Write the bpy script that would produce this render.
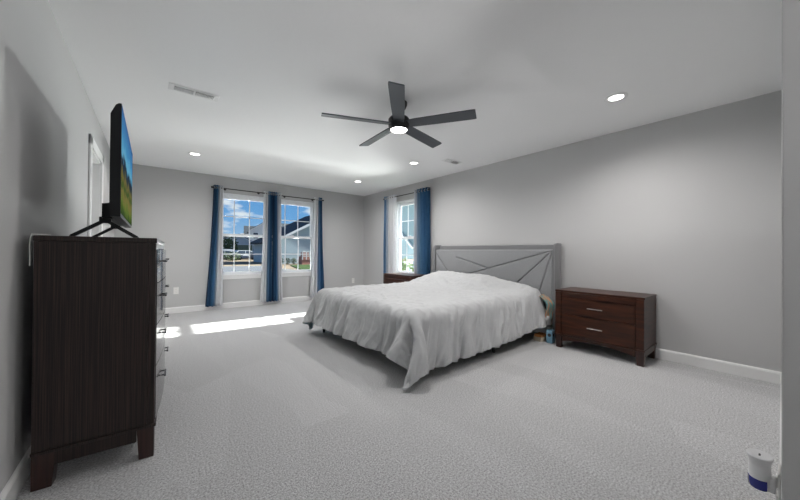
import bpy, bmesh, math, random
from mathutils import Vector, Matrix, noise
from math import sin, cos, pi, radians, sqrt, exp

S = bpy.context.scene
for _o in list(bpy.data.objects):
    bpy.data.objects.remove(_o)

# ------------------------------------------------------------ camera
YAW, PITCH, ROLL, FPX, CAMH = 0.67796, 0.00572, 0.00747, 307.35, 1.0725
cd = bpy.data.cameras.new('camera')
cd.sensor_width = 36.0
cd.lens = FPX * 36.0 / 800.0
cd.clip_start = 0.02
cd.clip_end = 600
cam = bpy.data.objects.new('camera', cd)
S.collection.objects.link(cam)
_f = Vector((sin(YAW) * cos(PITCH), cos(YAW) * cos(PITCH), sin(PITCH)))
_r0 = Vector((cos(YAW), -sin(YAW), 0))
_u0 = _r0.cross(_f)
_rt = _r0 * cos(ROLL) + _u0 * sin(ROLL)
_up = _rt.cross(_f)
cam.matrix_world = Matrix(((_rt.x, _up.x, -_f.x, 0), (_rt.y, _up.y, -_f.y, 0), (_rt.z, _up.z, -_f.z, CAMH), (0, 0, 0, 1)))
S.camera = cam

# ------------------------------------------------------------ light and exposure
SUN, SKY, HALL_FILL, CAN, FAN = 30.0, .86, 18.0, 72.0, 50.0
S.view_settings.view_transform = 'Standard'
S.view_settings.look = 'None'
S.view_settings.gamma = 1.0
S.view_settings.exposure = 0.24
S.view_settings.use_curve_mapping = False

W = bpy.data.worlds.new('sky')
S.world = W
W.use_nodes = True
nt = W.node_tree
nt.nodes.clear()
def wn(t, **k):
    n = nt.nodes.new(t)
    for a, b in k.items():
        setattr(n, a, b)
    return n
_tc = wn('ShaderNodeTexCoord')
_sep = wn('ShaderNodeSeparateXYZ')
nt.links.new(_tc.outputs['Generated'], _sep.inputs[0])
_ramp = wn('ShaderNodeValToRGB')
_e = _ramp.color_ramp.elements
_e[0].position = 0.0; _e[0].color = (.42, .58, .76, 1)
_e[1].position = 1.0; _e[1].color = (.07, .20, .50, 1)
_n = _ramp.color_ramp.elements.new(.10); _n.color = (.17, .40, .74, 1)
_n = _ramp.color_ramp.elements.new(.25); _n.color = (.085, .27, .62, 1)
nt.links.new(_sep.outputs['Z'], _ramp.inputs[0])
_map = wn('ShaderNodeMapping')
_map.inputs['Scale'].default_value = (7.0, 7.0, 19.0)
_map.inputs['Location'].default_value = (0.35, 0.1, 0.4)
nt.links.new(_tc.outputs['Generated'], _map.inputs[0])
_noi = wn('ShaderNodeTexNoise')
_noi.inputs['Scale'].default_value = 1.0
_noi.inputs['Detail'].default_value = 7.0
_noi.inputs['Roughness'].default_value = .55
nt.links.new(_map.outputs[0], _noi.inputs['Vector'])
_cr = wn('ShaderNodeValToRGB')
_cr.color_ramp.elements[0].position = .55; _cr.color_ramp.elements[0].color = (0, 0, 0, 1)
_cr.color_ramp.elements[1].position = .64; _cr.color_ramp.elements[1].color = (1, 1, 1, 1)
nt.links.new(_noi.outputs['Fac'], _cr.inputs[0])
_mx = wn('ShaderNodeMixRGB')
_mx.inputs['Color2'].default_value = (.80, .84, .90, 1)
nt.links.new(_cr.outputs[0], _mx.inputs['Fac'])
nt.links.new(_ramp.outputs[0], _mx.inputs['Color1'])
_bg = wn('ShaderNodeBackground')
_bg.inputs['Strength'].default_value = SKY
nt.links.new(_mx.outputs[0], _bg.inputs[0])
_wo = wn('ShaderNodeOutputWorld')
nt.links.new(_bg.outputs[0], _wo.inputs[0])

def light(name, kind, loc, energy, direction=(0, 0, -1), color=(1, 1, 1), **k):
    d = bpy.data.lights.new(name, kind)
    d.energy = energy
    d.color = color
    for a, b in k.items():
        setattr(d, a, b)
    o = bpy.data.objects.new(name, d)
    S.collection.objects.link(o)
    o.location = loc
    o.rotation_euler = Vector(direction).to_track_quat('-Z', 'Y').to_euler()
    return o
light('sun', 'SUN', (20, 4, 9), SUN, (-1, .055, -.360), (1, .96, .9), angle=radians(.55))
light('hall_fill', 'AREA', (1.12, -1.2, 1.25), HALL_FILL, (-.2, .8, 1), (1, .985, .97), shape='RECTANGLE', size=.4, size_y=.4)  # added lamp out of view behind the camera, lifts the near ceiling
light('back_daylight_fill', 'AREA', (1.85, 7.35, 3.25), 20, (0, -1, -.85), (.92, .96, 1), shape='RECTANGLE', size=2.4, size_y=1.3)  # added unseen panel above the back windows, tops up the sky light
light('side_daylight_fill', 'AREA', (4.95, 4.75, 3.25), 30, (-1, 0, -.85), (.92, .96, 1), shape='RECTANGLE', size=1.2, size_y=1.2)  # extra area lamp hidden above the side window, adds to the sky
light('back_bounce_fill', 'AREA', (2.4, 19.0, -.48), 3900, (-.02, -1, .5), (1, .98, .95), shape='RECTANGLE', size=14.0, size_y=.5)  # added area lamp low outdoors, in place of sunlit ground, brightens the ceiling
light('near_bounce_fill', 'AREA', (2.2, 9.4, -.45), 20, (0, -1, .8), (1, .98, .95), shape='RECTANGLE', size=4.0, size_y=.5)  # second added lamp closer in, fills the ceiling by the back windows
light('side_bounce_fill', 'AREA', (10.5, 7.6, -.4), 3000, (-1, -.5, .5), (1, .98, .95), shape='RECTANGLE', size=7.0, size_y=.6)  # added low lamp out of sight, lights the left wall through the side window

# ------------------------------------------------------------ materials
def mat(name, col, rough=.6, metal=0.0, spec=.5, var=None, bump=None, coord='Object', sheen=0.0, emit=None, coat=0.0):
    """var = (scale xyz, second colour, low, high, detail); bump = (scale xyz, strength, distance, detail)"""
    m = bpy.data.materials.new(name)
    m.use_nodes = True
    t = m.node_tree
    b = t.nodes['Principled BSDF']
    b.inputs['Base Color'].default_value = (*col, 1)
    b.inputs['Roughness'].default_value = rough
    b.inputs['Metallic'].default_value = metal
    b.inputs['Specular IOR Level'].default_value = spec
    b.inputs['Coat Weight'].default_value = coat
    if sheen:
        b.inputs['Sheen Weight'].default_value = sheen
    if emit:
        b.inputs['Emission Color'].default_value = (*emit[0], 1)
        b.inputs['Emission Strength'].default_value = emit[1]
    tc = t.nodes.new('ShaderNodeTexCoord')
    def tex(scale, detail):
        mp = t.nodes.new('ShaderNodeMapping')
        mp.inputs['Scale'].default_value = scale
        t.links.new(tc.outputs[coord], mp.inputs[0])
        n = t.nodes.new('ShaderNodeTexNoise')
        n.inputs['Scale'].default_value = 1
        n.inputs['Detail'].default_value = detail
        t.links.new(mp.outputs[0], n.inputs['Vector'])
        return n
    if var:
        n = tex(var[0], var[4])
        r = t.nodes.new('ShaderNodeValToRGB')
        r.color_ramp.elements[0].position = var[2]; r.color_ramp.elements[0].color = (*col, 1)
        r.color_ramp.elements[1].position = var[3]; r.color_ramp.elements[1].color = (*var[1], 1)
        t.links.new(n.outputs['Fac'], r.inputs[0])
        t.links.new(r.outputs[0], b.inputs['Base Color'])
    if bump:
        n = tex(bump[0], bump[3])
        bp = t.nodes.new('ShaderNodeBump')
        bp.inputs['Strength'].default_value = bump[1]
        bp.inputs['Distance'].default_value = bump[2]
        t.links.new(n.outputs['Fac'], bp.inputs['Height'])
        t.links.new(bp.outputs[0], b.inputs['Normal'])
    return m

M = {}
M['wall'] = mat('grey_wall_paint', (.50, .50, .503), .75, spec=.25, bump=((90, 90, 90), .06, .002, 3))
M['ceiling'] = mat('white_ceiling_texture', (.88, .88, .885), .9, spec=.1, bump=((22, 22, 22), .22, .004, 5))
M['trim'] = mat('white_trim_paint', (.78, .78, .78), .4)
M['vinyl'] = mat('white_window_vinyl', (.80, .82, .84), .35)
M['wood'] = mat('espresso_wood', (.011, .0085, .008), .38, spec=.35, var=((330, 330, 3.0), (.050, .029, .025), .42, .74, 4), bump=((330, 330, 3), .15, .001, 2))
M['redwood'] = mat('reddish_brown_wood', (.019, .0052, .0022), .33, spec=.35, var=((5, 3, 30), (.075, .021, .008), .36, .72, 4), bump=((40, 6, 200), .08, .001, 3))
M['legwood'] = mat('dark_reddish_leg_wood', (.022, .008, .006), .35, var=((60, 60, 3), (.048, .017, .013), .4, .7, 3))
M['nickel'] = mat('brushed_nickel', (.62, .60, .58), .28, 1.0)
M['gunmetal'] = mat('dark_handle_metal', (.05, .05, .055), .35, .8)
M['blackplastic'] = mat('black_plastic', (.0035, .0045, .006), .4, spec=.25)
M['blackmetal'] = mat('black_metal', (.012, .012, .013), .45, .3)
M['blade'] = mat('slate_fan_blade', (.055, .064, .075), .42)
M['rod'] = mat('dark_bronze_rod', (.02, .018, .018), .4, .6)
M['plate'] = mat('white_plastic', (.78, .77, .75), .35)
M['slot'] = mat('dark_slot', (.02, .02, .02), .6)
M['headboard'] = mat('grey_linen_upholstery', (.235, .24, .25), .9, spec=.2, sheen=.2, var=((300, 300, 300), (.31, .315, .325), .3, .7, 2), bump=((500, 500, 500), .25, .001, 2))
M['headboard_edge'] = mat('grey_upholstery_edge', (.20, .203, .212), .9, spec=.2, sheen=.3, bump=((500, 500, 500), .25, .001, 2))
M['duvet'] = mat('light_grey_comforter', (.50, .507, .518), .85, spec=.2, sheen=.2, bump=((45, 38, 40), .3, .006, 4))
M['duvet_lining'] = mat('pale_teal_lining', (.35, .46, .50), .85, spec=.2)
M['mattress'] = mat('white_mattress_cloth', (.55, .55, .56), .9)
M['bedframe'] = mat('black_bed_frame', (.012, .012, .014), .5)
M['carpet'] = None
M['blue'] = mat('pale_blue_card', (.20, .38, .52), .6)
M['orange'] = mat('orange_paper', (.55, .22, .06), .7)
M['cream'] = mat('cream_paper', (.6, .52, .4), .7)
M['liquid'] = mat('blue_scented_oil', (.012, .02, .22), .12, coat=.4)
M['fresh'] = mat('white_freshener_plastic', (.72, .72, .73), .3)

def carpet():
    m = bpy.data.materials.new('grey_carpet_pile')
    m.use_nodes = True
    t = m.node_tree
    b = t.nodes['Principled BSDF']
    b.inputs['Roughness'].default_value = .95
    b.inputs['Specular IOR Level'].default_value = .1
    b.inputs['Sheen Weight'].default_value = .25
    tc = t.nodes.new('ShaderNodeTexCoord')
    def noi(s, d, r=.5):
        n = t.nodes.new('ShaderNodeTexNoise')
        n.inputs['Scale'].default_value = s
        n.inputs['Detail'].default_value = d
        n.inputs['Roughness'].default_value = r
        t.links.new(tc.outputs['Object'], n.inputs['Vector'])
        return n
    f1 = noi(110, 4, .8)
    r1 = t.nodes.new('ShaderNodeValToRGB')
    r1.color_ramp.elements[0].position = .36; r1.color_ramp.elements[0].color = (.24, .24, .245, 1)
    r1.color_ramp.elements[1].position = .60; r1.color_ramp.elements[1].color = (.70, .70, .71, 1)
    t.links.new(f1.outputs['Fac'], r1.inputs[0])
    # brushed patches left by the vacuum cleaner: pile laid two ways
    mp = t.nodes.new('ShaderNodeMapping')
    mp.inputs['Rotation'].default_value = (0, 0, .5)
    mp.inputs['Scale'].default_value = (2.6, .9, 1)
    t.links.new(tc.outputs['Object'], mp.inputs[0])
    vo = t.nodes.new('ShaderNodeTexVoronoi')
    vo.inputs['Scale'].default_value = 1.0
    t.links.new(mp.outputs[0], vo.inputs['Vector'])
    sp = t.nodes.new('ShaderNodeSeparateColor')
    t.links.new(vo.outputs['Color'], sp.inputs[0])
    rr = t.nodes.new('ShaderNodeMapRange')
    rr.inputs['To Min'].default_value = .93
    rr.inputs['To Max'].default_value = 1.04
    t.links.new(sp.outputs[0], rr.inputs[0])
    mu = t.nodes.new('ShaderNodeMixRGB')
    mu.blend_type = 'MULTIPLY'
    mu.inputs['Fac'].default_value = 1
    t.links.new(r1.outputs[0], mu.inputs['Color1'])
    t.links.new(rr.outputs[0], mu.inputs['Color2'])
    t.links.new(mu.outputs[0], b.inputs['Base Color'])
    f2 = noi(150, 3, .7)
    bp = t.nodes.new('ShaderNodeBump')
    bp.inputs['Strength'].default_value = .6
    bp.inputs['Distance'].default_value = .012
    t.links.new(f2.outputs['Fac'], bp.inputs['Height'])
    t.links.new(bp.outputs[0], b.inputs['Normal'])
    return m
M['carpet'] = carpet()

def glass():
    m = bpy.data.materials.new('window_glass')
    m.use_nodes = True
    t = m.node_tree
    t.nodes.clear()
    tr = t.nodes.new('ShaderNodeBsdfTransparent')
    tr.inputs[0].default_value = (.93, .96, .96, 1)
    gl = t.nodes.new('ShaderNodeBsdfGlossy')
    gl.inputs['Roughness'].default_value = .02
    mx = t.nodes.new('ShaderNodeMixShader')
    mx.inputs[0].default_value = .003
    o = t.nodes.new('ShaderNodeOutputMaterial')
    t.links.new(tr.outputs[0], mx.inputs[1])
    t.links.new(gl.outputs[0], mx.inputs[2])
    t.links.new(mx.outputs[0], o.inputs[0])
    return m
M['glass'] = glass()

def lamp_mat(name, col, st):
    m = bpy.data.materials.new(name)
    m.use_nodes = True
    t = m.node_tree
    t.nodes.clear()
    e = t.nodes.new('ShaderNodeEmission')
    e.inputs[0].default_value = (*col, 1)
    e.inputs[1].default_value = st
    o = t.nodes.new('ShaderNodeOutputMaterial')
    t.links.new(e.outputs[0], o.inputs[0])
    return m
M['lamp'] = lamp_mat('lit_lamp_lens', (1, .97, .93), 6)

def curtain_mat():
    # cloth dyed in a gradient across its width: navy, blue, pale blue, white (UV u)
    m = bpy.data.materials.new('ombre_curtain_cloth')
    m.use_nodes = True
    t = m.node_tree
    b = t.nodes['Principled BSDF']
    b.inputs['Roughness'].default_value = .85
    b.inputs['Specular IOR Level'].default_value = .15
    uv = t.nodes.new('ShaderNodeUVMap')
    sp = t.nodes.new('ShaderNodeSeparateXYZ')
    t.links.new(uv.outputs[0], sp.inputs[0])
    tn = t.nodes.new('ShaderNodeTexCoord')
    mp = t.nodes.new('ShaderNodeMapping')
    mp.inputs['Scale'].default_value = (60, 2, 1)
    t.links.new(uv.outputs[0], mp.inputs[0])
    no = t.nodes.new('ShaderNodeTexNoise')
    no.inputs['Scale'].default_value = 1
    t.links.new(mp.outputs[0], no.inputs['Vector'])
    ad = t.nodes.new('ShaderNodeMath'); ad.operation = 'MULTIPLY_ADD'
    ad.inputs[1].default_value = .06; ad.inputs[2].default_value = -.03
    t.links.new(no.outputs['Fac'], ad.inputs[0])
    a2 = t.nodes.new('ShaderNodeMath'); a2.operation = 'ADD'
    t.links.new(sp.outputs['X'], a2.inputs[0])
    t.links.new(ad.outputs[0], a2.inputs[1])
    r = t.nodes.new('ShaderNodeValToRGB')
    e = r.color_ramp.elements
    e[0].position = 0; e[0].color = (.012, .030, .065, 1)
    e[1].position = 1; e[1].color = (.74, .75, .78, 1)
    for p, c in ((.20, (.022, .070, .155)), (.36, (.045, .13, .26)), (.48, (.13, .22, .33)), (.56, (.40, .44, .50)), (.64, (.66, .67, .70))):
        n = e.new(p); n.color = (*c, 1)
    t.links.new(a2.outputs[0], r.inputs[0])
    t.links.new(r.outputs[0], b.inputs['Base Color'])
    tl = t.nodes.new('ShaderNodeBsdfTranslucent')
    t.links.new(r.outputs[0], tl.inputs[0])
    mx = t.nodes.new('ShaderNodeMixShader')
    mx.inputs[0].default_value = .12
    t.links.new(b.outputs[0], mx.inputs[1])
    t.links.new(tl.outputs[0], mx.inputs[2])
    o = t.nodes['Material Output']
    t.links.new(mx.outputs[0], o.inputs[0])
    return m
M['curtain'] = curtain_mat()

# ------------------------------------------------------------ helpers
class MB:
    def __init__(s):
        s.bm = bmesh.new()
    def box(s, x0, x1, y0, y1, z0, z1, bev=0.0, seg=2, taper=None):
        r = bmesh.ops.create_cube(s.bm, size=1)
        vs = r['verts']
        for v in vs:
            v.co = Vector(((x0 + x1) / 2 + v.co.x * (x1 - x0), (y0 + y1) / 2 + v.co.y * (y1 - y0), (z0 + z1) / 2 + v.co.z * (z1 - z0)))
        if taper:
            for v in vs:
                if v.co.z < (z0 + z1) / 2:
                    v.co.x = taper[0] + (v.co.x - taper[0]) * taper[2]
                    v.co.y = taper[1] + (v.co.y - taper[1]) * taper[2]
        if bev:
            es = list({e for v in vs for e in v.link_edges})
            bmesh.ops.bevel(s.bm, geom=es, offset=bev, segments=seg, affect='EDGES', profile=.5)
        return s
    def cyl(s, a, b, r, r2=None, n=16, cap=True):
        a, b = Vector(a), Vector(b)
        d = b - a
        q = d.to_track_quat('Z', 'Y')
        r2 = r if r2 is None else r2
        res = bmesh.ops.create_cone(s.bm, cap_ends=cap, segments=n, radius1=r, radius2=r2, depth=d.length)
        for v in res['verts']:
            v.co = q @ v.co + (a + b) / 2
        return s
    def sphere(s, c, r, n=12):
        res = bmesh.ops.create_uvsphere(s.bm, u_segments=n, v_segments=max(6, n // 2), radius=1)
        rr = r if hasattr(r, '__len__') else (r, r, r)
        for v in res['verts']:
            v.co = Vector((c[0] + v.co.x * rr[0], c[1] + v.co.y * rr[1], c[2] + v.co.z * rr[2]))
        return s
    def lathe(s, prof, c=(0, 0, 0), n=32, sx=1, sy=1):
        rings = []
        for (r, z) in prof:
            if r < 1e-6:
                rings.append([s.bm.verts.new((c[0], c[1], c[2] + z))])
            else:
                rings.append([s.bm.verts.new((c[0] + r * sx * cos(2 * pi * k / n), c[1] + r * sy * sin(2 * pi * k / n), c[2] + z)) for k in range(n)])
        for A, B in zip(rings, rings[1:]):
            for k in range(n):
                k2 = (k + 1) % n
                if len(A) == 1 and len(B) == 1:
                    continue
                if len(A) == 1:
                    s.bm.faces.new((A[0], B[k2], B[k]))
                elif len(B) == 1:
                    s.bm.faces.new((A[k], A[k2], B[0]))
                else:
                    s.bm.faces.new((A[k], A[k2], B[k2], B[k]))
        return s
    def prism(s, pts, axis, a, b):
        """extrude a closed outline; axis 'x': pts are (y,z); 'y': (x,z); 'z': (x,y)"""
        def P(p, w):
            return {'x': (w, p[0], p[1]), 'y': (p[0], w, p[1]), 'z': (p[0], p[1], w)}[axis]
        A = [s.bm.verts.new(P(p, a)) for p in pts]
        B = [s.bm.verts.new(P(p, b)) for p in pts]
        n = len(pts)
        s.bm.faces.new(A[::-1]); s.bm.faces.new(B)
        for i in range(n):
            s.bm.faces.new((A[i], A[(i + 1) % n], B[(i + 1) % n], B[i]))
        return s
    def tube(s, pts, r, n=8):
        pts = [Vector(p) for p in pts]
        rings = []
        for i, p in enumerate(pts):
            d = (pts[min(i + 1, len(pts) - 1)] - pts[max(i - 1, 0)]).normalized()
            q = d.to_track_quat('Z', 'Y')
            rings.append([s.bm.verts.new(p + q @ Vector((r * cos(2 * pi * k / n), r * sin(2 * pi * k / n), 0))) for k in range(n)])
        for A, B in zip(rings, rings[1:]):
            for k in range(n):
                s.bm.faces.new((A[k], A[(k + 1) % n], B[(k + 1) % n], B[k]))
        s.bm.faces.new(rings[0][::-1]); s.bm.faces.new(rings[-1])
        return s
    def ring(s, c, R, r, axis='y', n=20, m=8):
        vs = []
        for i in range(n):
            a = 2 * pi * i / n
            row = []
            for j in range(m):
                b = 2 * pi * j / m
                u, v, w = (R + r * cos(b)) * cos(a), (R + r * cos(b)) * sin(a), r * sin(b)
                p = {'y': (u, w, v), 'x': (w, u, v), 'z': (u, v, w)}[axis]
                row.append(s.bm.verts.new((c[0] + p[0], c[1] + p[1], c[2] + p[2])))
            vs.append(row)
        for i in range(n):
            for j in range(m):
                s.bm.faces.new((vs[i][j], vs[(i + 1) % n][j], vs[(i + 1) % n][(j + 1) % m], vs[i][(j + 1) % m]))
        return s
    def build(s, name, m, parent=None, smooth=False, loc=None):
        bmesh.ops.recalc_face_normals(s.bm, faces=s.bm.faces[:])
        me = bpy.data.meshes.new(name)
        s.bm.to_mesh(me)
        s.bm.free()
        for mm in (m if isinstance(m, (list, tuple)) else [m]):
            me.materials.append(mm)
        if smooth:
            for p in me.polygons:
                p.use_smooth = True
            try:
                me.set_sharp_from_angle(angle=radians(35))
            except Exception:
                pass
        o = bpy.data.objects.new(name, me)
        S.collection.objects.link(o)
        if parent is not None:
            o.parent = parent
        if loc is not None:
            o.location = loc
        return o

def tag(o, label=None, cat=None, group=None, kind=None):
    if label: o['label'] = label
    if cat: o['category'] = cat
    if group: o['group'] = group
    if kind: o['kind'] = kind
    return o
def thing(name, label, cat, loc=(0, 0, 0), rz=0.0, group=None, kind=None):
    o = bpy.data.objects.new(name, None)
    S.collection.objects.link(o)
    o.location = loc
    o.rotation_euler = (0, 0, rz)
    o.empty_display_size = .1
    return tag(o, label, cat, group, kind)
def struct(o):
    o['kind'] = 'structure'
    return o
def dup(o, loc=None, label=None, rz=None, parent=None, link=True):
    c = o.copy()
    S.collection.objects.link(c)
    if loc is not None: c.location = loc
    if rz is not None: c.rotation_euler = (0, 0, rz)
    if label: c['label'] = label
    if parent is not None: c.parent = parent
    for ch in list(o.children):
        dup(ch, parent=c)
    return c

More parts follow.
